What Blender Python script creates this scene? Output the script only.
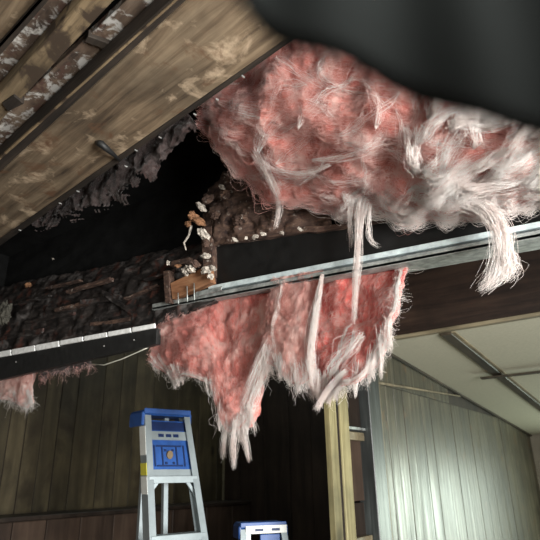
import bpy, bmesh, math, random
import numpy as np
from mathutils import Vector, Matrix, noise

# ------------------------------------------------------------------ scene reset
for o in list(bpy.data.objects):
    bpy.data.objects.remove(o)
scn = bpy.context.scene
COL = scn.collection
RNG = np.random.default_rng(7)
random.seed(7)

# ------------------------------------------------------------------ camera
EYE = 1.5
PITCH, ROLL, YAW = math.radians(21.0), math.radians(1.0), math.radians(54.6)
FPX = 540.0
_fh = Vector((-math.cos(YAW), math.sin(YAW), 0))
_rt = Vector((math.sin(YAW), math.cos(YAW), 0))
_up = Vector((0, 0, 1))
FWD = _fh * math.cos(PITCH) + _up * math.sin(PITCH)
_u0 = -_fh * math.sin(PITCH) + _up * math.cos(PITCH)
RIGHT = _rt * math.cos(ROLL) - _u0 * math.sin(ROLL)
UP = _u0 * math.cos(ROLL) + _rt * math.sin(ROLL)
CAM = Vector((0, 0, EYE))
cam_data = bpy.data.cameras.new('camera')
cam = bpy.data.objects.new('camera', cam_data)
COL.objects.link(cam)
cam.matrix_world = Matrix((
    (RIGHT.x, UP.x, -FWD.x, CAM.x),
    (RIGHT.y, UP.y, -FWD.y, CAM.y),
    (RIGHT.z, UP.z, -FWD.z, CAM.z),
    (0, 0, 0, 1)))
cam_data.sensor_width = 36
cam_data.lens = 36 * FPX / 540
cam_data.clip_start = 0.02
cam_data.dof.use_dof = True
cam_data.dof.focus_distance = 2.3
cam_data.dof.aperture_fstop = 3.7
scn.camera = cam

# ------------------------------------------------------------------ world, daylight and exposure
world = bpy.data.worlds.new('world')
scn.world = world
world.use_nodes = True
world.node_tree.nodes['Background'].inputs[0].default_value = (0.62, 0.72, 0.70, 1)
world.node_tree.nodes['Background'].inputs[1].default_value = 1.0
scn.view_settings.view_transform = 'Standard'
scn.view_settings.look = 'None'
scn.view_settings.gamma = 1
scn.view_settings.use_curve_mapping = False
scn.view_settings.exposure = 0.3


def area_light(name, loc, direction, sx, sy, power, color):
    d = bpy.data.lights.new(name, 'AREA')
    d.shape = 'RECTANGLE'
    d.size, d.size_y = sx, sy
    d.energy = power
    d.color = color
    o = bpy.data.objects.new(name, d)
    COL.objects.link(o)
    o.location = loc
    o.rotation_euler = Vector(direction).to_track_quat('-Z', 'Y').to_euler()
    return o


# daylight entering through the three windows of the room
DAY = (0.93, 1.0, 0.93)
area_light('daylight_far_window', (0.42, 7.66, 1.0), (0, -1, 0), 0.8, 1.1, 85, (0.86, 1.0, 0.86))
area_light('daylight_side_window', (1.92, 0.45, 1.45), (-1, 0, 0), 1.6, 1.3, 330, (1.0, 1.0, 0.96))
area_light('daylight_near_window', (0.3, -2.42, 1.5), (0, 1, 0), 2.0, 1.2, 36, (1.0, 0.97, 0.9))


# ------------------------------------------------------------------ pixel -> place helpers
def ray(u, v):
    return RIGHT * (u - 270) + UP * (270 - v) + FWD * FPX


def PY(u, v, Y):
    r = ray(u, v)
    return CAM + r * (Y / r.y)


def PX(u, v, X):
    r = ray(u, v)
    return CAM + r * (X / r.x)


def PZ(u, v, Z):
    r = ray(u, v)
    return CAM + r * ((Z - EYE) / r.z)


def PD(u, v, D):
    r = ray(u, v).normalized()
    return CAM + r * D


# ------------------------------------------------------------------ material helpers
MATS = {}


def new_mat(name):
    m = bpy.data.materials.new(name)
    m.use_nodes = True
    nt = m.node_tree
    return m, nt, nt.nodes['Principled BSDF']


def ramp(nt, stops):
    r = nt.nodes.new('ShaderNodeValToRGB')
    e = r.color_ramp.elements
    while len(e) < len(stops):
        e.new(0.5)
    for i, (p, c) in enumerate(stops):
        e[i].position = p
        e[i].color = (*c, 1)
    return r


def coords(nt, scale, offset_random=True, space='Object', rotz=0.0):
    tc = nt.nodes.new('ShaderNodeTexCoord')
    vec = tc.outputs[space]
    if offset_random:
        oi = nt.nodes.new('ShaderNodeObjectInfo')
        mul = nt.nodes.new('ShaderNodeMath')
        mul.operation = 'MULTIPLY'
        mul.inputs[1].default_value = 17.3
        nt.links.new(oi.outputs['Random'], mul.inputs[0])
        add = nt.nodes.new('ShaderNodeVectorMath')
        add.operation = 'ADD'
        nt.links.new(vec, add.inputs[0])
        nt.links.new(mul.outputs[0], add.inputs[1])
        vec = add.outputs[0]
    if rotz:
        rm = nt.nodes.new('ShaderNodeMapping')
        rm.inputs['Rotation'].default_value = (0, 0, rotz)
        nt.links.new(vec, rm.inputs['Vector'])
        vec = rm.outputs[0]
    outs = []
    for s in scale:
        mp = nt.nodes.new('ShaderNodeMapping')
        mp.inputs['Scale'].default_value = s
        nt.links.new(vec, mp.inputs['Vector'])
        outs.append(mp.outputs[0])
    return outs


def noise_tex(nt, vec, scale, detail=6, rough=0.6, dist=0.0):
    n = nt.nodes.new('ShaderNodeTexNoise')
    n.inputs['Scale'].default_value = scale
    n.inputs['Detail'].default_value = detail
    n.inputs['Roughness'].default_value = rough
    n.inputs['Distortion'].default_value = dist
    nt.links.new(vec, n.inputs['Vector'])
    return n.outputs['Fac']


def mix_col(nt, fac, a, b, mode='MIX'):
    m = nt.nodes.new('ShaderNodeMix')
    m.data_type = 'RGBA'
    m.blend_type = mode
    for s, x in ((0, fac), (6, a), (7, b)):
        if hasattr(x, 'links'):
            nt.links.new(x, m.inputs[s])
        else:
            m.inputs[s].default_value = x if s == 0 else (*x, 1)
    return m.outputs[2]


def bump(nt, bsdf, h, strength, dist=0.01):
    b = nt.nodes.new('ShaderNodeBump')
    b.inputs['Strength'].default_value = strength
    b.inputs['Distance'].default_value = dist
    nt.links.new(h, b.inputs['Height'])
    nt.links.new(b.outputs[0], bsdf.inputs['Normal'])


def wood(name, dark, mid, light, grain=(1.2, 22, 22), stain=None, stain_scale=5, stain_lo=.55, stain_hi=.7,
         rough=0.75, spec=0.3, bstr=0.5, knots=0.0, rotz=0.0, rough_var=0.0, blot=(.55, 1.12)):
    m, nt, b = new_mat(name)
    g1, g2 = coords(nt, [grain, (1, 1, 1)], rotz=rotz)
    n = noise_tex(nt, g1, 1.0, 8, 0.65, 0.6)
    r = ramp(nt, [(0.3, dark), (0.5, mid), (0.72, light)])
    nt.links.new(n, r.inputs[0])
    c = r.outputs[0]
    big = noise_tex(nt, g2, 2.3, 4, 0.6)
    rb = ramp(nt, [(0.35, (blot[0],) * 3), (0.65, (blot[1] * 1.02, blot[1], blot[1] * .97))])
    nt.links.new(big, rb.inputs[0])
    c = mix_col(nt, 1.0, c, rb.outputs[0], 'MULTIPLY')
    if stain:
        for i, st in enumerate(stain):
            sn = noise_tex(nt, g2, stain_scale * (1 + 0.45 * i), 6, 0.62, 0.4)
            sr = ramp(nt, [(stain_lo, (0, 0, 0)), (stain_hi, (1, 1, 1))])
            nt.links.new(sn, sr.inputs[0])
            # different octave for every stain so they do not overlap exactly
            c = mix_col(nt, sr.outputs[0], c, st)
    if knots > 0:
        vo = nt.nodes.new('ShaderNodeTexVoronoi')
        vo.inputs['Scale'].default_value = knots
        mp = nt.nodes.new('ShaderNodeMapping')
        gs = [1.0 if s == max(grain) else 0.45 for s in grain]
        mp.inputs['Scale'].default_value = gs
        nt.links.new(g2, mp.inputs['Vector'])
        nt.links.new(mp.outputs[0], vo.inputs['Vector'])
        kr = ramp(nt, [(0.05, (1, 1, 1)), (0.13, (0, 0, 0))])
        nt.links.new(vo.outputs['Distance'], kr.inputs[0])
        c = mix_col(nt, kr.outputs[0], c, tuple(x * 0.4 for x in dark))
    nt.links.new(c, b.inputs['Base Color'])
    b.inputs['Roughness'].default_value = rough
    if rough_var:
        mr = nt.nodes.new('ShaderNodeMapRange')
        mr.inputs['From Min'].default_value = .3
        mr.inputs['From Max'].default_value = .7
        mr.inputs['To Min'].default_value = rough + rough_var
        mr.inputs['To Max'].default_value = rough - rough_var
        nt.links.new(n, mr.inputs['Value'])
        nt.links.new(mr.outputs[0], b.inputs['Roughness'])
    b.inputs['Specular IOR Level'].default_value = spec
    bump(nt, b, n, bstr, 0.004)
    return m


def plain(name, col, rough=0.6, metal=0.0, spec=0.5, var=0.25, nscale=25, bstr=0.15):
    m, nt, b = new_mat(name)
    (v,) = coords(nt, [(1, 1, 1)])
    n = noise_tex(nt, v, nscale, 5, 0.6)
    r = ramp(nt, [(0.3, tuple(x * (1 - var) for x in col)), (0.7, tuple(min(1, x * (1 + var)) for x in col))])
    nt.links.new(n, r.inputs[0])
    nt.links.new(r.outputs[0], b.inputs['Base Color'])
    b.inputs['Roughness'].default_value = rough
    b.inputs['Metallic'].default_value = metal
    b.inputs['Specular IOR Level'].default_value = spec
    bump(nt, b, n, bstr, 0.003)
    return m


def wool(name, deep, mid, light, transl=0.35, scale=34):
    m, nt, b = new_mat(name)
    a, s = coords(nt, [(1, 1, 1), (1.0, 1.0, 0.35)], offset_random=False)
    n1 = noise_tex(nt, a, 7, 5, 0.6, 0.8)
    n2 = noise_tex(nt, s, scale, 7, 0.7, 1.2)
    av = nt.nodes.new('ShaderNodeMath')
    av.operation = 'MULTIPLY_ADD'
    av.inputs[1].default_value = 0.45
    nt.links.new(n2, av.inputs[0])
    half = nt.nodes.new('ShaderNodeMath')
    half.operation = 'MULTIPLY'
    half.inputs[1].default_value = 0.55
    nt.links.new(n1, half.inputs[0])
    nt.links.new(half.outputs[0], av.inputs[2])
    r = ramp(nt, [(0.40, deep), (0.5, mid), (0.61, light)])  # random fibre tone; its contrast also paints shaded creases and lit crests
    nt.links.new(av.outputs[0], r.inputs[0])
    nt.links.new(r.outputs[0], b.inputs['Base Color'])
    b.inputs['Roughness'].default_value = 0.95
    b.inputs['Specular IOR Level'].default_value = 0.1
    b.inputs['Sheen Weight'].default_value = 0.25
    b.inputs['Sheen Roughness'].default_value = 0.5
    bump(nt, b, n2, 0.9, 0.02)
    t = nt.nodes.new('ShaderNodeBsdfTranslucent')
    nt.links.new(r.outputs[0], t.inputs['Color'])
    mx = nt.nodes.new('ShaderNodeMixShader')
    mx.inputs[0].default_value = transl
    nt.links.new(b.outputs[0], mx.inputs[1])
    nt.links.new(t.outputs[0], mx.inputs[2])
    nt.links.new(mx.outputs[0], nt.nodes['Material Output'].inputs['Surface'])
    return m


DROT = -math.atan2((PZ(285, 45, 2.85) - PZ(0, 243, 2.85)).y, (PZ(285, 45, 2.85) - PZ(0, 243, 2.85)).x)
M_DECK = wood('deck_board', (.05, .034, .022), (.15, .108, .07), (.26, .20, .135), (1.6, 24, 24),
              stain=[(.42, .32, .22), (.10, .052, .028)], stain_scale=6, stain_lo=.57, stain_hi=.7, bstr=.8, rotz=DROT, blot=(.5, 1.1))
M_BATTEN = wood('deck_batten', (.075, .052, .032), (.19, .138, .082), (.28, .21, .13), (3, 40, 40),
                stain=[(.04, .027, .018)], stain_scale=7, stain_lo=.52, stain_hi=.6, bstr=.6, rotz=DROT)
M_MOULD = wood('mouldy_board', (.035, .024, .019), (.115, .078, .056), (.20, .15, .11), (6, 20, 20),
               stain=[(.50, .48, .45), (.07, .038, .028), (.36, .345, .325)], stain_scale=10, stain_lo=.54, stain_hi=.62, rough=.85, bstr=.9, rotz=DROT)
M_RAFT = wood('dark_rafter', (.011, .008, .0065), (.024, .018, .014), (.045, .033, .025), (3, 30, 30), bstr=.6, rotz=DROT)
M_ROT = wood('rotten_beam', (.006, .005, .005), (.022, .018, .017), (.085, .072, .068), (9, 30, 30),
             stain=[(.13, .118, .115), (.075, .026, .018), (.003, .003, .003)], stain_scale=7, stain_lo=.54, stain_hi=.7, rough=.62, bstr=1.0)
M_ROT2 = wood('crumbled_wood', (.02, .011, .009), (.06, .035, .027), (.14, .085, .06), (14, 40, 40),
              stain=[(.02, .011, .01), (.26, .22, .19)], stain_scale=22, stain_lo=.6, stain_hi=.68, rough=.85, bstr=1.0)
M_BEAM = plain('black_beam', (.007, .007, .007), .42, 0, .35, .4, 14, .2)
M_BEAM2 = wood('brown_header', (.012, .007, .005), (.028, .016, .011), (.045, .027, .018), (2, 24, 24), rough=.6)
M_TRIMB = plain('black_trim', (.014, .014, .014), .5, 0, .4, .3, 30)
M_FELTVOID = plain('felt_void_black', (.006, .006, .006), .95, 0, .1, .5, 9, .4)  # roof felt; the same black stands in for the void's darkness
M_STEEL = plain('steel_lip', (.34, .36, .35), .5, .55, .5, .45, 30, .3)
M_CHROME = plain('bright_steel', (.66, .76, .80), .3, .4, .5, .3, 18, .15)
M_FOIL = plain('foil_strip', (.92, .92, .9), .45, 0, .5, .25, 40, .3)
M_PINK = wool('pink_wool', (.54, .12, .10), (.76, .27, .225), (.90, .55, .49), .3)
M_PINKLIT = wool('lit_pink_wool', (.64, .14, .12), (.86, .34, .29), (.95, .64, .58), .35)  # lower wool: stronger light on it is put into a paler pink
M_PINKDEEP = wool('deep_pink_wool', (.60, .08, .07), (.84, .21, .18), (.93, .46, .40), .35)
M_PINKPALE = wool('pale_pink_wool', (.68, .32, .27), (.84, .54, .48), (.92, .76, .71), .4)
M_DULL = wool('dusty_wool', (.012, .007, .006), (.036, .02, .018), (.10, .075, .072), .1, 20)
M_FIBP = wool('pink_fibre', (.66, .26, .22), (.82, .46, .41), (.92, .70, .65), .35, 15)
M_FIBW = wool('white_fibre', (.86, .74, .70), (.95, .88, .85), (1.0, .97, .95), .4, 15)
M_CRUMB = plain('pale_crumb', (.34, .30, .26), .9, 0, .2, .9, 45, .6)
M_RUST = plain('orange_crumb', (.19, .095, .05), .9, 0, .2, .5, 60, .6)
M_CRUMBD = plain('grey_rot', (.06, .056, .046), .9, 0, .2, .9, 22, .8)
M_BLOCK = wood('brown_block', (.12, .05, .025), (.24, .11, .055), (.36, .20, .11), (8, 40, 40))
M_STAPLE = plain('staple_metal', (.6, .6, .58), .4, .7)
M_CEIL = plain('ceiling_board', (.43, .412, .325), .85, 0, .2, .07, 60, .2)
M_CEILB = wood('ceiling_batten', (.02, .015, .01), (.045, .035, .024), (.075, .06, .04), (20, 2, 20), rough=.55)
M_TRIMW = wood('pale_trim', (.11, .088, .055), (.19, .158, .10), (.28, .24, .165), (2, 30, 30), rough=.6)
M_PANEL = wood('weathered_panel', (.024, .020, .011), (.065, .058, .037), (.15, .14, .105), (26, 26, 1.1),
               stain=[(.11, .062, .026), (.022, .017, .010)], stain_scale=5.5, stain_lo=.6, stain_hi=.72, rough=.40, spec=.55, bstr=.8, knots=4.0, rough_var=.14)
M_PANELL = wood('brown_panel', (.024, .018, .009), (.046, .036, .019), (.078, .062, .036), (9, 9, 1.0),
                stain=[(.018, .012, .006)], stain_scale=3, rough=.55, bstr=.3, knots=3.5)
M_PANELD = wood('shaded_dark_panel', (.012, .008, .006), (.024, .016, .012), (.04, .028, .02), (14, 14, 1.2), rough=.5, bstr=.3)  # dark brown wood with the back room's shade in its colour
M_CAB = wood('cabinet_front', (.028, .017, .012), (.05, .032, .023), (.07, .047, .034), (14, 14, 1.5), rough=.5, bstr=.2)
M_STUD = wood('raw_stud', (.12, .10, .044), (.22, .19, .095), (.30, .27, .15), (30, 30, 1.6), rough=.7, bstr=.3, knots=2.5)
M_POST = wood('grey_post', (.012, .014, .014), (.03, .034, .034), (.06, .07, .07), (30, 30, 1.6), rough=.4, spec=.5)
M_FLOOR = wood('floor_board', (.05, .035, .022), (.10, .07, .045), (.15, .11, .075), (12, 1.0, 12), rough=.6)
M_WALLP = plain('plain_wall', (.20, .18, .14), .8, 0, .2, .15, 6)
M_ALU = plain('ladder_aluminium', (.34, .39, .41), .42, .45, .5, .12, 12, .08)
M_BLUE = plain('blue_plastic', (.02, .075, .27), .45, 0, .5, .2, 18, .08)
M_BLUED = plain('dark_blue_plastic', (.008, .022, .085), .5, 0, .4, .2, 18, .08)
M_LABELW = plain('white_label', (.82, .83, .80), .5, 0, .4, .05, 30, .0)
M_LABELY = plain('yellow_label', (.75, .68, .08), .5, 0, .4, .1, 30, .0)
M_BROWN = plain('brown_plug', (.16, .11, .06), .6, 0, .4, .2, 30, .1)
M_SHEET = plain('black_sheet', (.006, .0068, .0066), .9, 0, .05, .12, 6, .1)
M_WIRE = plain('pale_wire', (.62, .60, .52), .5, .2)
M_HOOK = plain('black_rubber', (.006, .006, .006), .6)
M_FRAME = plain('window_frame_paint', (.7, .7, .66), .5)


# ------------------------------------------------------------------ object helpers
def tag(o, label=None, cat=None, group=None, kind=None):
    if label: o['label'] = label
    if cat: o['category'] = cat
    if group: o['group'] = group
    if kind: o['kind'] = kind
    return o


def thing(name, loc, label=None, cat=None, group=None, kind=None):
    o = bpy.data.objects.new(name, None)
    o.empty_display_size = 0.05
    COL.objects.link(o)
    o.location = loc
    return tag(o, label, cat, group, kind)


def wloc(o):
    v = Vector((0, 0, 0))
    while o is not None:
        v = v + o.location
        o = o.parent
    return v


def link_mesh(name, me, mat, parent=None, smooth=False, local=False):
    o = bpy.data.objects.new(name, me)
    COL.objects.link(o)
    me.materials.append(mat)
    if smooth:
        me.shade_smooth()
    if parent is not None:
        o.parent = parent
        if not local:
            off = wloc(parent)
            me.transform(Matrix.Translation(-off))
    return o


def mesh(name, verts, faces, mat, parent=None, smooth=False, local=False):
    me = bpy.data.meshes.new(name)
    me.from_pydata([tuple(v) for v in verts], [], [tuple(f) for f in faces])
    bm = bmesh.new()
    bm.from_mesh(me)
    bmesh.ops.delete(bm, geom=[v for v in bm.verts if not v.link_faces], context='VERTS')
    bmesh.ops.recalc_face_normals(bm, faces=bm.faces)
    bm.to_mesh(me)
    bm.free()
    me.update()
    return link_mesh(name, me, mat, parent, smooth, local)


HEX = [(0, 1, 2, 3), (7, 6, 5, 4), (0, 4, 5, 1), (1, 5, 6, 2), (2, 6, 7, 3), (3, 7, 4, 0)]


def slab(name, quad, ext, mat, parent=None, bevel=0.0, rough=0.0, cuts=0, local=False):
    """hexahedron: a quad of four points pushed along ext"""
    q = [Vector(p) for p in quad]
    if isinstance(ext, (tuple, list, Vector)) and not isinstance(ext[0], (tuple, list, Vector)):
        e = [Vector(ext)] * 4
    vs = q + [p + d for p, d in zip(q, e)]
    me = bpy.data.meshes.new(name)
    bm = bmesh.new()
    bv = [bm.verts.new(v) for v in vs]
    for f in HEX:
        bm.faces.new([bv[i] for i in f])
    bmesh.ops.recalc_face_normals(bm, faces=bm.faces)
    if bevel > 0:
        bmesh.ops.bevel(bm, geom=list(bm.edges), offset=bevel, segments=1, affect='EDGES', profile=.5)
    if cuts:
        bmesh.ops.subdivide_edges(bm, edges=list(bm.edges), cuts=cuts, use_grid_fill=True)
    if rough > 0:
        bm.normal_update()
        for v in bm.verts:
            n = noise.noise_vector(v.co * 14) * rough + noise.noise_vector(v.co * 45) * rough * .5
            v.co += n
    bm.to_mesh(me)
    bm.free()
    return link_mesh(name, me, mat, parent, False, local)


def box(name, lo, hi, mat, parent=None, bevel=0.0, local=False):
    x0, y0, z0 = lo
    x1, y1, z1 = hi
    return slab(name, [(x0, y0, z0), (x1, y0, z0), (x1, y1, z0), (x0, y1, z0)], (0, 0, z1 - z0), mat, parent, bevel, local=local)


def tube(name, pts, radii, mat, parent=None, n=8, local=False):
    pts = [Vector(p) for p in pts]
    vs, fs = [], []
    for i, p in enumerate(pts):
        t = (pts[min(i + 1, len(pts) - 1)] - pts[max(i - 1, 0)]).normalized()
        a = t.orthogonal().normalized() if i == 0 else (pa - t * pa.dot(t)).normalized()
        pa = a
        b = t.cross(a)
        r = radii[i] if isinstance(radii, (list, tuple)) else radii
        for k in range(n):
            th = 2 * math.pi * k / n
            vs.append(p + a * (math.cos(th) * r) + b * (math.sin(th) * r))
    for i in range(len(pts) - 1):
        for k in range(n):
            fs.append((i * n + k, i * n + (k + 1) % n, (i + 1) * n + (k + 1) % n, (i + 1) * n + k))
    fs.append(tuple(range(n))[::-1])
    fs.append(tuple(range((len(pts) - 1) * n, len(pts) * n)))
    return mesh(name, vs, fs, mat, parent, True, local)


def lump(name, c, size, mat, parent=None, sub=3, amp=.35, freq=2.2, seed=0, squash=None):
    bm = bmesh.new()
    bmesh.ops.create_icosphere(bm, subdivisions=sub, radius=1.0)
    c = Vector(c)
    for v in bm.verts:
        p = v.co.copy()
        d = 1 + amp * noise.noise(p * freq + Vector((seed * 3.1, seed, 0))) + amp * .6 * noise.noise(p * freq * 2.7 + Vector((0, seed * 2.7, 1)))
        d += amp * .35 * noise.noise(p * freq * 6 + Vector((seed, 0, 0)))
        v.co = Vector((p.x * size[0], p.y * size[1], p.z * size[2])) * d + c
    me = bpy.data.meshes.new(name)
    bm.to_mesh(me)
    bm.free()
    return link_mesh(name, me, mat, parent, sub > 3)


def tubes_np(name, P, R, mat, parent=None, sides=3):
    """many thin strands in one mesh: P (N,K,3), R (N,K)"""
    N, K, _ = P.shape
    T = np.empty_like(P)
    T[:, 1:-1] = P[:, 2:] - P[:, :-2]
    T[:, 0] = P[:, 1] - P[:, 0]
    T[:, -1] = P[:, -1] - P[:, -2]
    T /= np.linalg.norm(T, axis=2, keepdims=True) + 1e-9
    ref = np.array([0.37, 0.61, 0.70])
    A = np.cross(T, ref)
    A /= np.linalg.norm(A, axis=2, keepdims=True) + 1e-9
    B = np.cross(T, A)
    V = np.empty((N, K, sides, 3))
    for s in range(sides):
        th = 2 * math.pi * s / sides
        V[:, :, s] = P + (A * math.cos(th) + B * math.sin(th)) * R[:, :, None]
    idx = np.arange(N * K * sides).reshape(N, K, sides)
    a = idx[:, :-1, :]
    b = idx[:, 1:, :]
    F = np.stack([a, np.roll(a, -1, 2), np.roll(b, -1, 2), b], -1).reshape(-1, 4)
    me = bpy.data.meshes.new(name)
    V = V.reshape(-1, 3)
    me.vertices.add(len(V))
    me.vertices.foreach_set('co', V.ravel())
    me.loops.add(F.size)
    me.loops.foreach_set('vertex_index', F.ravel())
    me.polygons.add(len(F))
    me.polygons.foreach_set('loop_start', np.arange(0, F.size, 4))
    me.update(calc_edges=True)
    me.validate()
    return link_mesh(name, me, mat, parent, True)


def catmull(C, n):
    """resample control rows C (K,...) to n samples"""
    C = np.asarray(C, float)
    K = len(C)
    t = np.linspace(0, K - 1, n)
    i = np.clip(t.astype(int), 0, K - 2)
    f = (t - i).reshape((-1,) + (1,) * (C.ndim - 1))
    p0, p1, p2, p3 = C[np.maximum(i - 1, 0)], C[i], C[i + 1], C[np.minimum(i + 2, K - 1)]
    return .5 * (2 * p1 + (p2 - p0) * f + (2 * p0 - 5 * p1 + 4 * p2 - p3) * f ** 2 + (3 * p1 - p0 - 3 * p2 + p3) * f ** 3)


def fbm(p, f, seed=0):
    v = Vector((p[0] * f + seed * 7.3, p[1] * f + seed * 1.7, p[2] * f))
    return noise.noise(v) + .5 * noise.noise(v * 2.1) + .25 * noise.noise(v * 4.3)


class Sheet:
    """a thick soft sheet laid over a grid of control points [column][row] = (u, v, Y)"""

    def __init__(self, ctrl, nu, nv, amp, freq, thick, seed=0, ragged=0.0):
        W = np.array([[tuple(PY(*c)) for c in col] for col in ctrl])      # cols, rows, 3
        G = catmull(W, nu)                                                # nu, rows, 3
        G = np.swapaxes(catmull(np.swapaxes(G, 0, 1), nv), 0, 1)          # nu, nv, 3
        if ragged:
            for i in range(nu):
                k = 1 + ragged * fbm((i * .35, seed, 0), 1.0, seed)
                top = G[i, 0].copy()
                G[i] = top + (G[i] - top) * k
        du = np.gradient(G, axis=0)
        dv = np.gradient(G, axis=1)
        N = np.cross(du, dv)
        N /= np.linalg.norm(N, axis=2, keepdims=True) + 1e-9
        view = G - np.array(CAM)
        s = np.sign(-(N * view).sum(2, keepdims=True))
        s[s == 0] = 1
        N = N * s                                                          # towards the camera
        D = np.array([[fbm(G[i, j], freq, seed) + .4 * fbm(G[i, j], freq * 3.7, seed + 3) for j in range(nv)] for i in range(nu)])
        self.F = G + N * (amp * D)[:, :, None]
        edge = np.minimum.outer(np.minimum(np.arange(nu), np.arange(nu)[::-1]), np.full(nv, 99))
        edge = np.minimum(edge, np.minimum(np.arange(nv), np.arange(nv)[::-1])[None, :])
        th = thick * np.clip(edge / 4.0, .12, 1)
        self.Bk = self.F - N * th[:, :, None]
        self.N = N
        self.nu, self.nv = nu, nv

    def build(self, name, mat, parent, hole=None):
        nu, nv = self.nu, self.nv
        V = np.concatenate([self.F.reshape(-1, 3), self.Bk.reshape(-1, 3)])
        n = nu * nv
        fs = []
        for i in range(nu - 1):
            for j in range(nv - 1):
                if hole and hole(i / (nu - 1), j / (nv - 1)):
                    continue
                a, b, c, d = i * nv + j, (i + 1) * nv + j, (i + 1) * nv + j + 1, i * nv + j + 1
                fs.append((a, b, c, d))
                fs.append((n + d, n + c, n + b, n + a))
        for i in range(nu - 1):
            for j in (0, nv - 1):
                if hole and hole(i / (nu - 1), j / (nv - 1)):
                    continue
                fs.append((i * nv + j, (i + 1) * nv + j, n + (i + 1) * nv + j, n + i * nv + j))
        for j in range(nv - 1):
            for i in (0, nu - 1):
                if hole and hole(i / (nu - 1), j / (nv - 1)):
                    continue
                fs.append((i * nv + j, i * nv + j + 1, n + i * nv + j + 1, n + i * nv + j))
        return mesh(name, V, fs, mat, parent, True)

    def at(self, s, t, lift=0.0):
        """points on the front surface for arrays s, t in 0..1"""
        s = np.clip(s, 0, 1) * (self.nu - 1)
        t = np.clip(t, 0, 1) * (self.nv - 1)
        i = np.clip(s.astype(int), 0, self.nu - 2)
        j = np.clip(t.astype(int), 0, self.nv - 2)
        fs, ft = (s - i)[..., None], (t - j)[..., None]

        def g(A):
            return (A[i, j] * (1 - fs) * (1 - ft) + A[i + 1, j] * fs * (1 - ft) + A[i, j + 1] * (1 - fs) * ft + A[i + 1, j + 1] * fs * ft)
        P = g(self.F)
        if np.any(lift):
            P = P + g(self.N) * (np.asarray(lift)[..., None] if np.ndim(lift) else lift)
        return P


def wiggle(N, K, amp, waves=2):
    """smooth random offsets (N,K,3), zero at the root"""
    k = np.linspace(0, 1, K)[None, :, None]
    out = np.zeros((N, K, 3))
    for w in range(1, waves + 1):
        ph = RNG.uniform(0, 6.28, (N, 1, 3))
        am = RNG.normal(0, 1, (N, 1, 3)) / w ** .7
        fr = RNG.uniform(.5, 1.5, (N, 1, 3)) * w * 4.0
        out += am * (np.sin(fr * k + ph) - np.sin(ph))
    return out * amp


def taper(N, K, r, tip=.25):
    k = np.linspace(0, 1, K)[None, :]
    return RNG.uniform(.5, 1.3, (N, 1)) * r * (1 - (1 - tip) * k)


def fuzz(sh, name, n, length, r, mat, parent, drift=(0, 1), lift=.012, curl=.5, srange=(0, 1), trange=(0, 1), K=7, swirl=1.0):
    """short strands lying on the sheet"""
    s0 = RNG.uniform(*srange, n)
    t0 = RNG.uniform(*trange, n)
    k = np.linspace(0, 1, K)
    ang = np.arctan2(drift[1], drift[0]) + RNG.normal(0, curl, n) + swirl * np.sin(s0 * 11) * np.cos(t0 * 7)
    bend = RNG.normal(0, 1.2, n)
    ln = length * RNG.uniform(.4, 1.4, n)
    th = ang[:, None] + bend[:, None] * k[None]
    ds = np.cumsum(np.cos(th), 1) / K * ln[:, None]
    dt = np.cumsum(np.sin(th), 1) / K * ln[:, None]
    lf = RNG.uniform(.0, 1, (n, 1)) * lift * (np.sin(k * 3.0) + .15)[None]
    P = sh.at(s0[:, None] + ds, t0[:, None] + dt, lf)
    return tubes_np(name, P, taper(n, K, r, .4), mat, parent)


def bundle_pts(guide, widths, n, K=14, wig=.006, Ks=None):
    """strands that follow one guide line; widths = spread at start, middle, end"""
    G = catmull(np.array([tuple(p) for p in guide]), K)
    w = catmull(np.array(widths, float), K)
    off = RNG.normal(0, 1, (n, 1, 3)) * w[None, :, None] * .5
    L = RNG.uniform(.72, 1.0, n)
    k = np.linspace(0, 1, K)
    P = np.empty((n, K, 3))
    base = G[None] + off + wiggle(n, K, wig, 3)
    for a in range(n):                                  # random lengths
        kk = k * L[a] * (K - 1)
        i = np.minimum(kk.astype(int), K - 2)
        f = (kk - i)[:, None]
        P[a] = base[a][i] * (1 - f) + base[a][i + 1] * f
    return P


def bundles(name, specs, r, mat, parent, K=14):
    Ps = [bundle_pts(*s, K=K) if len(s) == 3 else bundle_pts(s[0], s[1], s[2], K=K, wig=s[3]) for s in specs]
    P = np.concatenate(Ps)
    return tubes_np(name, P, taper(len(P), K, r, .35), mat, parent)


# ================================================================== THE ROOM
YF = 3.2                                   # far header beam
kf = (PY(395, 338, 1.0).z - EYE + PY(540, 315, 1.0).z - EYE) / 2
ZF = EYE + kf * YF                          # its underside
r1, r2 = ray(395, 357), ray(530, 435)
w1y, w1z, w2y, w2z = r1.y / -r1.x, r1.z / -r1.x, r2.y / -r2.x, r2.z / -r2.x
SL = (w1z - w2z) / (w2y - w1y)             # ceiling slope
W = (kf * YF + SL * YF) / (w1z + SL * w1y)
XW = -W                                     # partition wall plane
YE = w2y * W                                # eave wall
print('room', 'ZF', ZF, 'W', W, 'YE', YE, 'slope', SL)
XL, XR, YN, ZROOF = -4.2, 2.0, -2.5, 3.25


def zc(Y):
    return ZF - SL * (Y - YF)


# floor
floor = box('floor', (XL - .3, YN - .1, -.1), (XR + .1, YE + .15, -.012), M_RAFT)
tag(floor, kind='structure')
yy, i = YN, 0
x = XL
while x < XR:
    x2 = min(x + .18, XR)
    box('floor_board', (x + .002, YN, -.012), (x2 - .002, YE, 0), M_FLOOR, floor)
    x = x2

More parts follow.
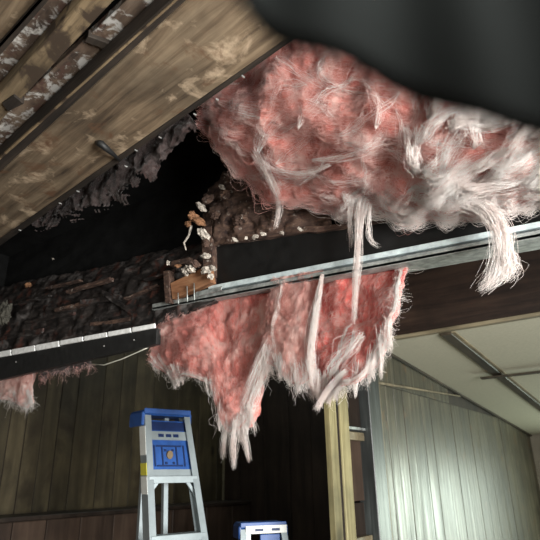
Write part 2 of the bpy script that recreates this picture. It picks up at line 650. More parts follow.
# ---- partition wall on the right (panelled, in the light)
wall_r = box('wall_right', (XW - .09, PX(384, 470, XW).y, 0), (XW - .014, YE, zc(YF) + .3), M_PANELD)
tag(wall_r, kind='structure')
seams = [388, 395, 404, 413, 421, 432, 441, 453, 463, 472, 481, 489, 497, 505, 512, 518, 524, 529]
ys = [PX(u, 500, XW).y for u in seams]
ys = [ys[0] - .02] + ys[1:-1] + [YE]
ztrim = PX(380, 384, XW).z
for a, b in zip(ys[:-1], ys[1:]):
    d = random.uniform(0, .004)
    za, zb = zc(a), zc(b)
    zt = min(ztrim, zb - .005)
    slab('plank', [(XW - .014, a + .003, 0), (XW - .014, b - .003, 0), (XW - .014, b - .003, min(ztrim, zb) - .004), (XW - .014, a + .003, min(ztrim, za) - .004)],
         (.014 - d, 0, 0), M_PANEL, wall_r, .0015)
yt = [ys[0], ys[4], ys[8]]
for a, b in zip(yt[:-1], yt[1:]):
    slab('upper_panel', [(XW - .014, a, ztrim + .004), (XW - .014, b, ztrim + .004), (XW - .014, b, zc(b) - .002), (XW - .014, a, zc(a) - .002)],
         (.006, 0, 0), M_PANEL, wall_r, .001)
pe = PX(459, 396, XW)
slab('pale_strip', [(XW, ys[0], ztrim - .008), (XW, pe.y, pe.z - .008), (XW, pe.y, pe.z + .002), (XW, ys[0], ztrim + .008)], (.012, 0, 0), M_TRIMW, wall_r)
slab('corner_strip', [(XW, ys[0] - .006, 0), (XW, ys[0] + .012, 0), (XW, ys[0] + .012, ztrim), (XW, ys[0] - .006, ztrim)], (.014, 0, 0), M_TRIMW, wall_r, .002)

# dark grey post beside the opening
y0, y1 = PX(370, 450, XW).y, PX(381, 480, XW).y
post = box('trim_1', (XW - .09, y0, 0), (XW + .02, ys[0] - .008, zc(YF) + .05), M_POST, None, .004)
tag(post, kind='structure')

# two raw studs on the other side of the opening
sy0, sy1, sy2 = PX(331, 440, XW).y, PX(340, 440, XW).y, PX(349, 440, XW).y
for k, (a, b) in enumerate(((sy0, sy1 - .022), (sy1 + .006, sy2))):
    st = box('trim_%d' % (2 + k), (XW - .035, a, 0), (XW + (.0 if k == 0 else .008), b, ZF + .03), M_STUD, None, .003)
    tag(st, kind='structure')

gapf = box('gap_shade', (XW - .035, sy1 - .022, 0), (XW - .003, sy1 + .006, ZF + .03), M_RAFT, st)  # dark filler stands in for the shade between the studs
# what stands in the opening: brown door with a pale rail and sill
door = thing('door_1', ((XW - .05), (sy2 + y0) / 2, 0), kind='structure')
zr0, zr1 = PX(360, 441, XW - .05).z, PX(360, 433, XW - .05).z
zs = PX(362, 536, XW - .05).z
box('head_panel', (XW - .085, sy2, zr1 + .03), (XW - .05, y0, ZF + .02), M_PANELD, door)
box('rail', (XW - .085, sy2, zr0), (XW - .03, y0, zr1), M_TRIMW, door, .003)
box('rail_lip', (XW - .085, sy2, zr1 + .012), (XW - .02, y0, zr1 + .026), M_STEEL, door)
zmid = PX(360, 502, XW - .05).z
box('upper_panel', (XW - .085, sy2, zmid + .006), (XW - .06, y0, zr0), M_CAB, door)
box('lower_panel', (XW - .085, sy2, zs), (XW - .066, y0, zmid - .006), M_PANELD, door)
box('sill', (XW - .085, sy2, zs - .03), (XW - .025, y0, zs), M_TRIMW, door, .003)
box('kick_panel', (XW - .085, sy2, 0), (XW - .06, y0, zs - .03), M_PANELD, door)

# ---- dark brown wall behind the ladders, its shade put into the colour
YD = PX(224, 470, XL).y
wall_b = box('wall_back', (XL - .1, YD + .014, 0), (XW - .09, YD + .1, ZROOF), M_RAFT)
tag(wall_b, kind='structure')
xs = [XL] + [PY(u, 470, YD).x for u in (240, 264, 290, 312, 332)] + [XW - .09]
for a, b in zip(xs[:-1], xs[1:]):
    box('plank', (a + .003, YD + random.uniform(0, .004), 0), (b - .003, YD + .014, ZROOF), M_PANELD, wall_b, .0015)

# ---- brown panelled wall on the left
wall_l = box('wall_left', (XL - .1, YN, 0), (XL - .014, YD + .014, ZROOF), M_RAFT)
tag(wall_l, kind='structure')
us = [3, 20, 37, 53, 70, 97, 115, 130, 150, 175, 198, 217]
yl = [PX(u, 470, XL).y for u in us]
yl = [yl[0] - .55, yl[0] - .35, yl[0] - .18] + yl + [YD]
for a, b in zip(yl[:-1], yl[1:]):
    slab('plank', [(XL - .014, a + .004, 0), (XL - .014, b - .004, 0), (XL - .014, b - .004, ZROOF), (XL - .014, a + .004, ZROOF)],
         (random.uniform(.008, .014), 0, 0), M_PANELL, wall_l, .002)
box('corner_strip', (XL, YD - .035, 0), (XL + .016, YD - .004, ZROOF), M_TRIMW, wall_l, .003)

# ---- low counter against the left wall
XC = -3.82
zc0 = PX(100, 511, XC).z
ycr = YD - .01
cab = thing('counter', (-4.0, 3.2, 0), 'low brown panelled counter along the left wall behind the ladders', 'counter')
y_c0 = .5
box('worktop', (XL + .018, y_c0, zc0 - .03), (XC + .015, ycr, zc0), M_PANELD, cab, .004)
box('body', (XL + .018, y_c0, 0), (XC - .016, ycr, zc0 - .03), M_RAFT, cab)
cu = [-30, 12, 46, 80, 113, 138, 172, 206, 232, 256]
cy = [y_c0, y_c0 + .55] + [PX(u, 530, XC).y for u in cu]
cy = sorted(cy)
cy[-1] = ycr
for a, b in zip(cy[:-1], cy[1:]):
    if b - a > .05:
        box('front_panel', (XC - .016, a + .004, .06), (XC, b - .004, zc0 - .034), M_CAB, cab, .003)

# ---- far half of the room: sloping white ceiling with dark battens
YB = YF + .0
ceil = slab('ceiling', [(XW - .1, YB + .03, zc(YB) + .012), (XR, YB + .03, zc(YB) + .012), (XR, YE, zc(YE) + .012), (XW - .1, YE, zc(YE) + .012)], (0, 0, .05), M_CEILB)
tag(ceil, kind='structure')


def PC(u, v):
    r = ray(u, v)                            # point of the sloping ceiling plane
    t = (ZF + SL * YF - EYE) / (r.z + SL * r.y)
    return CAM + r * t


bA, bB = PC(433, 335), PC(540, 398)
cA, cB = PC(485, 378), PC(540, 364)
print('battens', bA, bB, cA, cB)
xb = (bA.x + bB.x) / 2
yb = (cA.y + cB.y) / 2
xedges = [XW, xb, xb + 1.22, XR]
yedges = [YB + .03, yb, yb + 1.6, YE]
for i, (a, b) in enumerate(zip(xedges[:-1], xedges[1:])):
    yl2 = [YB + .03, YE] if i == 0 else yedges
    for c, d in zip(yl2[:-1], yl2[1:]):
        slab('ceiling_panel', [(a + .002, c + .002, zc(c)), (b - .002, c + .002, zc(c)), (b - .002, d - .002, zc(d)), (a + .002, d - .002, zc(d))], (0, 0, .012), M_CEIL, ceil)
for xq in xedges[1:3]:
    slab('batten', [(xq - .035, YB + .04, zc(YB) - .02), (xq + .035, YB + .04, zc(YB) - .02), (xq + .035, YE, zc(YE) - .02), (xq - .035, YE, zc(YE) - .02)], (0, 0, .02), M_CEILB, ceil, .003)
    slab('batten_edge', [(xq + .035, YB + .04, zc(YB) - .012), (xq + .055, YB + .04, zc(YB) - .012), (xq + .055, YE, zc(YE) - .012), (xq + .035, YE, zc(YE) - .012)], (0, 0, .012), M_TRIMW, ceil)
for k, yq in enumerate(yedges[1:3]):
    xs0 = cA.x if k == 0 else xb
    slab('cross_batten', [(xs0, yq - .025, zc(yq) - .034), (XR, yq - .025, zc(yq) - .034), (XR, yq + .025, zc(yq) - .036), (xs0, yq + .025, zc(yq) - .036)], (0, 0, .013), M_CEILB, ceil, .002)
slab('cornice', [(XW + .001, YB + .04, zc(YB) - .018), (XW + .022, YB + .04, zc(YB) - .018), (XW + .022, YE, zc(YE) - .018), (XW + .001, YE, zc(YE) - .018)], (0, 0, .018), M_CEILB, ceil)

# far header beam, brown, with a pale trim along its lower edge
hdr = box('header_beam', (-2.1, YF, ZF + .002), (XR, YF + .03, ZROOF), M_BEAM2)
hdr.name = 'trim_4'
tag(hdr, kind='structure')
box('edge_trim', (XW - .05, YF - .016, ZF - .008), (XR, YF + .03, ZF + .014), M_TRIMW, hdr, .004)

# eave wall with its window (just outside the picture)
wx0, wx1, wz0, wz1 = -.06, .90, .4, 1.6
wall_e = box('wall_far', (XW - .1, YE + .002, 0), (wx0, YE + .1, zc(YE) + .1), M_WALLP)
tag(wall_e, kind='structure')
box('panel', (wx1, YE + .002, 0), (XR, YE + .1, zc(YE) + .1), M_WALLP, wall_e)
box('panel', (wx0, YE + .002, 0), (wx1, YE + .1, wz0), M_WALLP, wall_e)
box('panel', (wx0, YE + .002, wz1), (wx1, YE + .1, zc(YE) + .1), M_WALLP, wall_e)


def window(name, axis, c, a0, a1, z0, z1, depth):
    t = thing(name, (0, 0, 0), kind='structure')

    def bx(n, p0, p1, q0, q1):
        if axis == 'y':
            box(n, (p0, c, q0), (p1, c + depth, q1), M_FRAME, t)
        else:
            box(n, (c, p0, q0), (c + depth, p1, q1), M_FRAME, t)
    bx('frame', a0, a0 + .05, z0, z1)
    bx('frame', a1 - .05, a1, z0, z1)
    bx('frame', a0 + .05, a1 - .05, z0, z0 + .05)
    bx('frame', a0 + .05, a1 - .05, z1 - .05, z1)
    bx('mullion', (a0 + a1) / 2 - .02, (a0 + a1) / 2 + .02, z0 + .05, z1 - .05)
    return t


window('window_1', 'y', YE + .03, wx0, wx1, wz0, wz1, .04)
# right side wall with window
sy_0, sy_1, sz0, sz1 = -.4, 1.3, .75, 2.15
wall_s = box('wall_side', (XR, YN, 0), (XR + .1, sy_0, ZROOF), M_WALLP)
tag(wall_s, kind='structure')
box('panel', (XR, sy_1, 0), (XR + .1, YE + .1, ZROOF), M_WALLP, wall_s)
box('panel', (XR, sy_0, 0), (XR + .1, sy_1, sz0), M_WALLP, wall_s)
box('panel', (XR, sy_0, sz1), (XR + .1, sy_1, ZROOF), M_WALLP, wall_s)
window('window_2', 'x', XR + .03, sy_0, sy_1, sz0, sz1, .04)
# near wall with window behind the camera
nx0, nx1, nz0, nz1 = -.75, 1.35, .85, 2.15
wall_n = box('wall_near', (XL - .1, YN - .1, 0), (nx0, YN, ZROOF), M_WALLP)
tag(wall_n, kind='structure')
box('panel', (nx1, YN - .1, 0), (XR + .1, YN, ZROOF), M_WALLP, wall_n)
box('panel', (nx0, YN - .1, 0), (nx1, YN, nz0), M_WALLP, wall_n)
box('panel', (nx0, YN - .1, nz1), (nx1, YN, ZROOF), M_WALLP, wall_n)
window('window_3', 'y', YN - .07, nx0, nx1, nz0, nz1, .04)

# ================================================================== THE OPENED ROOF
roof = box('roof', (XL - .1, YN - .1, ZROOF), (XR + .1, YF + .03, ZROOF + .05), M_FELTVOID)
tag(roof, kind='structure')

lining = slab('void_backing', [(XL + .02, 2.12, 2.42), (-.2, 2.12, 2.42), (-.2, 2.12, ZROOF), (XL + .02, 2.12, ZROOF)], (0, .02, 0), M_FELTVOID, roof, 0, .01, 12)
slab('void_backing', [(XL + .02, 1.2, 2.2), (XL + .02, 2.12, 2.2), (XL + .02, 2.12, ZROOF), (XL + .02, 1.2, ZROOF)], (.015, 0, 0), M_FELTVOID, roof)  # added black sheets stand in for the dark of the void
lining['label'] = 'added black sheet standing in for the dark roof void'

ZD = 2.85


def deck_quad(a, b, c, d, Z):
    """a-b near edge line, d-c far edge line (pixels), pushed out past the frame on both ends"""
    A, B, C_, D = PZ(*a, Z), PZ(*b, Z), PZ(*c, Z), PZ(*d, Z)

    def line(P, Q):
        dr = (Q - P).normalized()
        # extend until x limits
        t0 = (XL + .02 - P.x) / dr.x
        t1 = (.55 - P.x) / dr.x
        return P + dr * t0, P + dr * t1
    p0, p1 = line(A, B)
    q0, q1 = line(D, C_)
    return [p0, p1, q1, q0]


deck = thing('roof_deck', (-1.5, .9, ZD), kind='structure')
tag(deck, 'weathered boards of the opened roof, seen from below')
# big wide board
q = deck_quad((0, 240), (283, 44), (176, 10), (0, 172), ZD)
o = slab('plank', q, (0, 0, .03), M_DECK, deck, .003)
o['label'] = 'wide brown stained board with pale worn patches'
# black edging along its lower edge, with staples
q = deck_quad((0, 246), (287, 45), (283, 42), (0, 239), ZD - .006)
es = slab('edge_strip', q, (0, 0, .05), M_RAFT, deck, .003)
es['label'] = 'thin black edging strip'
for (u, v) in ((78, 191), (126, 166), (136, 150), (195, 114), (217, 99), (60, 203), (20, 230), (160, 137), (243, 76)):
    p = PZ(u, v, ZD - .006)
    dr = (q[1] - q[0]).normalized()
    sd = Vector((-dr.y, dr.x, 0))
    slab('staple', [p - dr * .002 - sd * .007, p + dr * .002 - sd * .007, p + dr * .002 + sd * .007, p - dr * .002 + sd * .007], (0, 0, -.004), M_STAPLE, es)
# dark batten with pale lip
q = deck_quad((0, 172), (176, 10), (160, 10), (0, 157), ZD - .03)
slab('batten', q, (0, 0, .07), M_RAFT, deck, .003)['label'] = 'dark batten'
q = deck_quad((0, 160), (168, 9), (165, 9), (0, 157), ZD - .034)
slab('lip', q, (0, 0, .01), M_BATTEN, deck)['label'] = 'thin pale wooden lip'
# mouldy board, raised
q = deck_quad((0, 172), (168, 9), (118, 9), (0, 118), ZD + .05)
slab('plank', q, (0, 0, .03), M_MOULD, deck, .003, .006, 6)['label'] = 'rotten board with white mould'
# tan batten
q = deck_quad((0, 122), (106, 9), (74, 9), (0, 92), ZD - .02)
slab('batten', q, (0, 0, .06), M_BATTEN, deck, .004)['label'] = 'tan batten with dark stains'
# second mouldy board
q = deck_quad((0, 97), (80, 6), (38, 6), (0, 50), ZD + .05)
slab('plank', q, (0, 0, .03), M_MOULD, deck, .003, .006, 6)['label'] = 'rotten board with white mould'
q = deck_quad((0, 56), (44, 6), (36, 6), (0, 46), ZD - .01)
slab('batten', q, (0, 0, .05), M_RAFT, deck, .003)['label'] = 'dark batten'
# next wide board
q = deck_quad((0, 48), (38, 6), (16, -60), (0, -40), ZD)
q = deck_quad((0, 50), (38, 6), (-10, -70), (-60, -10), ZD + .02)
slab('plank', q, (0, 0, .03), M_DECK, deck, .003)['label'] = 'olive brown board in the corner'

# short dark cross block between the battens
for (a, b, c, d, z) in (((8, 112), (24, 104), (14, 96), (2, 104), ZD - .03), ((88, 36), (116, 46), (112, 52), (84, 42), ZD + .035)):
    slab('cross_block', [PZ(*a, z), PZ(*b, z), PZ(*c, z), PZ(*d, z)], (0, 0, .03), M_RAFT, deck, .002)

# black bent hook on the board
hp = [PZ(98, 143, ZD - .004), PZ(101, 144, ZD - .03), PZ(106, 148, ZD - .036), PZ(113, 154, ZD - .03), PZ(119, 160, ZD - .012)]
hook = tube('bent_hook', hp, [.014, .016, .014, .010, .007], M_HOOK, None, 10)
tag(hook, 'short black bent hook sticking out of the wide brown roof board', 'hook')

# torn dusty insulation left under the board edge
rem = thing('torn_felt_remnant', PY(110, 190, 1.5), 'dusty grey and pink remnant clinging under the wide roof board edge', 'insulation')
ctrl = [[(30, 214, 1.6), (34, 226, 1.57), (38, 236, 1.6)], [(52, 198, 1.58), (58, 214, 1.55), (62, 228, 1.58)], [(75, 183, 1.55), (84, 203, 1.52), (90, 222, 1.55)],
        [(102, 166, 1.52), (113, 189, 1.48), (120, 211, 1.52)], [(130, 146, 1.48), (141, 168, 1.45), (149, 192, 1.5)],
        [(158, 128, 1.45), (168, 144, 1.43), (175, 160, 1.47)], [(184, 110, 1.43), (194, 121, 1.42), (200, 132, 1.46)]]
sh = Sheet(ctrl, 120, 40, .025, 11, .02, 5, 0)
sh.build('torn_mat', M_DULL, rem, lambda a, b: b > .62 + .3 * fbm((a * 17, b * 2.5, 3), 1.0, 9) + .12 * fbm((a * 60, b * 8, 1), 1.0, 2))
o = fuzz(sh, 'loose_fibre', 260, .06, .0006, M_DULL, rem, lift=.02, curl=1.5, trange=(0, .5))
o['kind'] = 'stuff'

# ================================================================== THE BEAMS
YBM = 1.9
beam = thing('roof_beam', PY(380, 262, YBM), 'black roof beam with a bright steel edge running right under the pink wool', 'beam')


def strip(name, a, b, c, d, Y, thick, mat, parent, xr=None, bevel=.002, **k):
    """pixel quad: top-left, top-right, bottom-right, bottom-left on a vertical plane Y, thickness away from the camera"""
    q = [PY(*a, Y), PY(*b, Y), PY(*c, Y), PY(*d, Y)]
    if xr is not None:                       # run on to the right beyond the frame
        for (i, j) in ((0, 1), (3, 2)):
            dr = (q[j] - q[i])
            q[j] = q[i] + dr * ((xr - q[i].x) / dr.x)
    return slab(name, q, (0, thick, 0), mat, parent, bevel, **k)


strip('web', (210, 243), (545, 196), (545, 228), (210, 296), YBM, .09, M_BEAM, beam, 1.2)
strip('steel_edge', (208, 286), (545, 220), (545, 226), (208, 291), YBM - .035, .034, M_CHROME, beam, 1.2)
strip('lip', (152, 304), (545, 228.5), (545, 236), (152, 310), YBM - .05, .05, M_STEEL, beam, 1.2)
# the underside flange
q = [PY(152, 310, YBM - .05), PY(545, 236, YBM - .05), PY(545, 236, YBM - .05) + Vector((0, .2, .03)), PY(152, 310, YBM - .05) + Vector((0, .2, .03))]
slab('flange', q, (0, 0, .012), M_STEEL, beam)
# crumbly grey ledge on top of the beam
q = [PY(212, 246, YBM - .02), PY(420, 216, YBM - .02), PY(420, 211, YBM - .02), PY(212, 240, YBM - .02)]
slab('crumbly_ledge', q, (0, .1, 0), M_ROT2, beam, 0, .009, 24)

# ---- rotten beam on the left: a rough grid face
rot = thing('rotten_beam', PY(80, 340, YBM), 'charred black rotten beam end with splintered face at the left', 'beam')
cols = [(-60, 300, 362), (-20, 292, 357), (0, 288, 354), (20, 282, 350), (45, 277, 346), (75, 272, 341), (105, 266, 336), (135, 257, 331), (165, 250, 322), (190, 245, 312), (214, 240, 300)]
ctrl = [[(u, a, 2.02), (u, a + (b - a) * .25, 1.93), (u, a + (b - a) * .6, 1.88), (u, b, 1.86)] for u, a, b in cols]
sh = Sheet(ctrl, 160, 50, .016, 11, .08, 11)
sh.build('splintered_face', M_ROT, rot)
# raised splinters and flakes on the face
for k, (u, v, ln, an, m) in enumerate(((62, 284, 34, -.25, M_ROT2), (88, 285, 46, -.3, M_ROT2), (100, 300, 40, -.15, M_ROT), (30, 300, 38, -.3, M_ROT), (48, 318, 50, -.2, M_ROT), (120, 305, 44, .6, M_ROT),
                                       (140, 292, 36, -.4, M_ROT2), (75, 305, 42, -.25, M_ROT2), (20, 335, 46, -.22, M_ROT), (160, 275, 34, -.3, M_ROT), (110, 322, 40, -.15, M_ROT2), (180, 262, 20, -.3, M_ROT2))):
    a = PY(u - ln / 2 * math.cos(an), v - ln / 2 * math.sin(an), 1.855)
    b = PY(u + ln / 2 * math.cos(an), v + ln / 2 * math.sin(an), 1.865)
    hh = Vector((0, 0, .007 + .006 * (k % 3)))
    slab('splinter', [a - hh * .4, b - hh, b + hh * .6, a + hh], (0, .03, 0), m, rot, 0, .006, 5)
o = lump('pale_chunk', PY(4, 314, 1.80), (.06, .03, .075), M_CRUMBD, rot, 4, .5, 2.2, 3)
o['label'] = 'pale greenish rotten wood chunk'
lump('pale_chunk', PY(28, 285, 1.9), (.03, .02, .016), M_RUST, rot, 3, .3, 1.5, 8)

# ---- black trim with foil strip below the rotten beam
trim = thing('metal_edged_trim', PY(70, 350, 1.82), 'black trim board with bright metal strip under the rotten beam', 'trim')
def lstrip(name, a, b, c, d, Y, th, mat, **k):
    q = [PY(*a, Y), PY(*b, Y), PY(*c, Y), PY(*d, Y)]
    return slab(name, q, (0, th, 0), mat, trim, .0015, **k)
lstrip('board', (-60, 368), (157, 328), (156, 344), (-60, 393), 1.82, .03, M_TRIMB)
fa, fb = (-60, 362.5), (156, 323)
for k in range(9):                           # the foil strip is made of short lengths
    t0, t1 = k / 9, (k + 1) / 9 - .008
    p0 = (fa[0] + (fb[0] - fa[0]) * t0, fa[1] + (fb[1] - fa[1]) * t0)
    p1 = (fa[0] + (fb[0] - fa[0]) * t1, fa[1] + (fb[1] - fa[1]) * t1)
    hgt = 5.5 if k < 5 else 4.5
    lstrip('foil_strip', p0, p1, (p1[0], p1[1] + hgt), (p0[0], p0[1] + hgt), 1.808, .011, M_FOIL)
for (u, v) in ((16, 362), (104, 346), (134, 340)):
    lump('nail_head', PY(u, v, 1.818), (.004, .004, .004), M_STAPLE, trim, 1, 0)

# ---- thin wire under the trim
wp = [PY(92, 364, 1.85), PY(104, 365, 1.84), PY(122, 359, 1.84), PY(138, 352, 1.85), PY(149, 347, 1.85)]
o = tube('wire', wp, .0028, M_WIRE, None, 6)
tag(o, 'thin pale wire under the black trim left of the hanging wool', 'wire')

# ================================================================== THE BROKEN JOINT
chunk = thing('crumbled_wood', PY(245, 215, 1.9), 'crumbled dark brown rotten wood at the beam break under the wool', 'wood')
ctrl = [[(205, 196, 1.93), (203, 215, 1.90), (207, 242, 1.90)], [(222, 176, 1.93), (222, 205, 1.87), (222, 243, 1.88)], [(240, 168, 1.95), (240, 205, 1.86), (242, 241, 1.88)],
        [(262, 178, 1.95), (262, 208, 1.86), (264, 238, 1.88)], [(290, 188, 1.97), (290, 212, 1.89), (292, 234, 1.89)], [(330, 195, 1.98), (330, 213, 1.92), (332, 229, 1.90)]]
sh = Sheet(ctrl, 70, 36, .022, 12, .06, 21)
sh.build('crumbled_face', M_ROT2, chunk)
for k, (u, v, s) in enumerate(((225, 195, .022), (245, 185, .02), (260, 205, .022), (240, 220, .024), (275, 215, .02), (215, 215, .018), (230, 178, .016))):
    lump('fragment', PY(u, v, 1.85), (s * 1.5, s * .8, s), M_ROT2, chunk, 3, .6, 3, k)

# crumbs of plaster and foam at the break; each is a piece of its own
crumbs = [(207, 200, 9, M_CRUMB), (201, 207, 8, M_CRUMB), (193, 217, 10, M_RUST), (199, 222, 9, M_RUST), (188, 224, 6, M_RUST), (204, 234, 9, M_CRUMB), (206, 243, 7, M_CRUMB), (206, 256, 6, M_CRUMB),
          (190, 269, 8, M_CRUMB), (196, 264, 6, M_CRUMB), (185, 272, 6, M_CRUMB), (207, 270, 7, M_CRUMB), (213, 268, 5, M_CRUMB), (211, 276, 5, M_CRUMB), (222, 187, 5, M_CRUMB), (255, 237, 4, M_CRUMB), (235, 240, 4, M_CRUMB),
          (246, 238, 3, M_CRUMB), (263, 234, 4, M_CRUMB), (282, 233, 3, M_CRUMB), (300, 229, 3, M_CRUMB), (168, 263, 4, M_CRUMB), (178, 266, 4, M_RUST), (53, 259, 2.5, M_CRUMB)]
ORD = ['first', 'second', 'third', 'fourth', 'fifth', 'sixth', 'seventh', 'eighth', 'ninth']
where = {(207, 200): 'topmost white crumb on the ragged beam break', (201, 207): 'white crumb just below the topmost one on the beam break',
         (193, 217): 'orange brown foam lump sticking out left at the beam break', (199, 222): 'orange brown foam lump on the right of its pair at the break',
         (188, 224): 'small orange lump at the far left of the beam break', (204, 234): 'large grey beige crumb in the middle of the broken joint',
         (206, 243): 'beige crumb under the large grey one at the joint', (206, 256): 'beige crumb low on the thin broken stub',
         (53, 259): 'tiny white speck alone in the black roof void'}
for k, (u, v, s, m) in enumerate(crumbs):
    rot3 = Matrix.Rotation(k * 1.7, 3, 'X') @ Matrix.Rotation(k * 2.3, 3, 'Z')
    r = s * .5 * 1.9 * 1.15 / 540 * 1.35
    Yp = 1.83 if v < 262 else 1.80
    if u == 53: Yp = 1.95
    o = lump('foam_crumb' if m is M_RUST else 'plaster_crumb', (0, 0, 0), (r * 1.5, r * .75, r * 1.0), m if k % 3 else (M_ROT2 if m is M_CRUMB and s > 5 else m), None, 3, .5, 1.3, k + 2)
    o.data.transform(rot3.to_4x4())
    o.location = PY(u, v, Yp)
    if (u, v) in where:
        tag(o, where[(u, v)], 'debris')
    elif u > 215:
        order = sorted(c[0] for c in crumbs if c[0] > 215)
        tag(o, ORD[order.index(u)] + ' tiny pale crumb from the left along the black beam top edge', 'debris')
    elif v > 255 and u > 200:
        order = sorted(c[0] for c in crumbs if 200 < c[0] <= 215 and c[1] > 256)
        tag(o, ORD[order.index(u)] + ' pale crumb from the left at the right end of the brown block', 'debris')
    else:
        order = sorted(c[0] for c in crumbs if c[0] <= 200 and c[1] > 255)
        tag(o, ORD[order.index(u)] + ' small crumb from the left on top of the brown block', 'debris')
    o['group'] = 'crumbs at the broken beam joint'
# thin broken stub and hanging shred
stub = slab('broken_stub', [PY(202, 228, 1.86), PY(211, 226, 1.86), PY(212, 276, 1.86), PY(203, 278, 1.86)], (0, .05, 0), M_ROT2, None, 0, .005, 6)
tag(stub, 'thin splintered upright stub at the end of the black beam', 'wood')
shred = tube('hanging_shred', [PY(191, 226, 1.84), PY(189, 235, 1.83), PY(184, 243, 1.83), PY(186, 250, 1.83)], [.008, .006, .006, .003], M_CRUMB, None, 6)
tag(shred, 'thin pale shred hanging from the orange foam lumps', 'debris')

# brown wooden block with its small bracket
blk = thing('wood_block', PY(188, 285, 1.83), 'short brown wooden block nailed across the broken beam joint', 'block')
slab('block', [PY(170, 283, 1.83), PY(208, 265, 1.83), PY(211, 282, 1.83), PY(172, 299, 1.83)], (0, .04, 0), M_BLOCK, blk, .003)
slab('end_cleat', [PY(163, 271, 1.825), PY(169, 270, 1.825), PY(170, 303, 1.825), PY(165, 303, 1.825)], (0, .04, 0), M_ROT2, blk, .002, .002, 3)['label'] = 'small upright cleat'
for (u, v0, v1) in ((187, 286, 302), (194, 283, 300), (178, 293, 304)):
    tube('nail', [PY(u, v0, 1.82), PY(u + .5, v1, 1.815)], .0026, M_STEEL, blk, 6)
slab('strap', [PY(196, 292, 1.815), PY(222, 286, 1.815), PY(221, 290, 1.815), PY(195, 297, 1.815)], (0, .004, 0), M_STEEL, blk)

# ================================================================== PINK WOOL ABOVE THE BEAM
bat = thing('upper_insulation', PY(380, 215, 1.86), 'large mass of pink glass wool bulging out over the black beam', 'insulation')
ctrl = [[(212, 92, 1.50), (205, 108, 1.47), (200, 124, 1.50)],
        [(238, 62, 1.46), (232, 112, 1.44), (220, 156, 1.60)],
        [(285, 22, 1.42), (272, 112, 1.42), (252, 184, 1.74)],
        [(335, 5, 1.42), (320, 115, 1.45), (295, 206, 1.83)],
        [(400, 5, 1.43), (385, 120, 1.48), (352, 214, 1.85)],
        [(460, 15, 1.46), (440, 130, 1.52), (412, 216, 1.86)],
        [(525, 35, 1.48), (505, 135, 1.55), (478, 210, 1.86)],
        [(600, 40, 1.50), (575, 135, 1.58), (552, 200, 1.86)],
        [(690, 40, 1.50), (670, 130, 1.58), (650, 186, 1.86)],
        [(800, 40, 1.50), (785, 122, 1.58), (770, 165, 1.86)],
        [(950, 40, 1.50), (940, 112, 1.58), (930, 138, 1.86)]]
UPS = Sheet(ctrl, 185, 70, .045, 6.5, .12, 2)
UPS.build('wool_body', M_PINK, bat)
o = fuzz(UPS, 'pink_fuzz', 12000, .11, .0006, M_FIBP, bat, drift=(.5, .6), lift=.03, curl=1.4, swirl=1.6); o['kind'] = 'stuff'
# long pale strands sweeping over the surface, denser towards the right
def sweep(n_b, per, srange, trange, ang, angj, ln, r, width, lift, name, mat, curve=1.3):
    Ps = []
    K = 14
    for _ in range(n_b):
        s0, t0 = RNG.uniform(*srange), RNG.uniform(*trange)
        a0 = ang + RNG.normal(0, angj)
        bend = RNG.normal(0, curve)
        L = ln * RNG.uniform(.5, 1.3)
        k = np.linspace(0, 1, K)
        th = a0 + bend * k
        sx = s0 + np.cumsum(np.cos(th)) / K * L
        tx = t0 + np.cumsum(np.sin(th)) / K * L * 1.6
        lf = lift * (.3 + np.sin(k * 3.1)) * RNG.uniform(.3, 1.2)
        G = UPS.at(sx, tx, lf)
        off = RNG.normal(0, 1, (per, 1, 3)) * width * (.35 + np.sin(k * 3.0))[None, :, None]
        Ps.append(G[None] + off + wiggle(per, K, .006, 3))
    P = np.concatenate(Ps)
    o = tubes_np(name, P, taper(len(P), K, r, .4), mat, bat)
    o['kind'] = 'stuff'
sweep(55, 12, (0.016, 0.480), (.2, .97), .6, 1.8, .13, .0006, .005, .02, 'pale_strands', M_FIBW)
sweep(90, 20, (0.024, 0.520), (.2, .97), .8, 1.4, .11, .0005, .012, .02, 'pink_strands', M_FIBP)
sweep(120, 44, (0.464, 0.760), (.30, 1.0), -1.0, .35, .12, .0008, .0060, .04, 'white_tufts', M_FIBW, .55)
sweep(60, 36, (0.336, 0.760), (.82, 1.0), .2, .8, .07, .0007, .007, .03, 'white_tufts', M_FIBW)
sweep(60, 40, (.76, 1.0), (.30, 1.0), -1.0, .35, .12, .0008, .0060, .04, 'white_tufts', M_FIBW, .55)
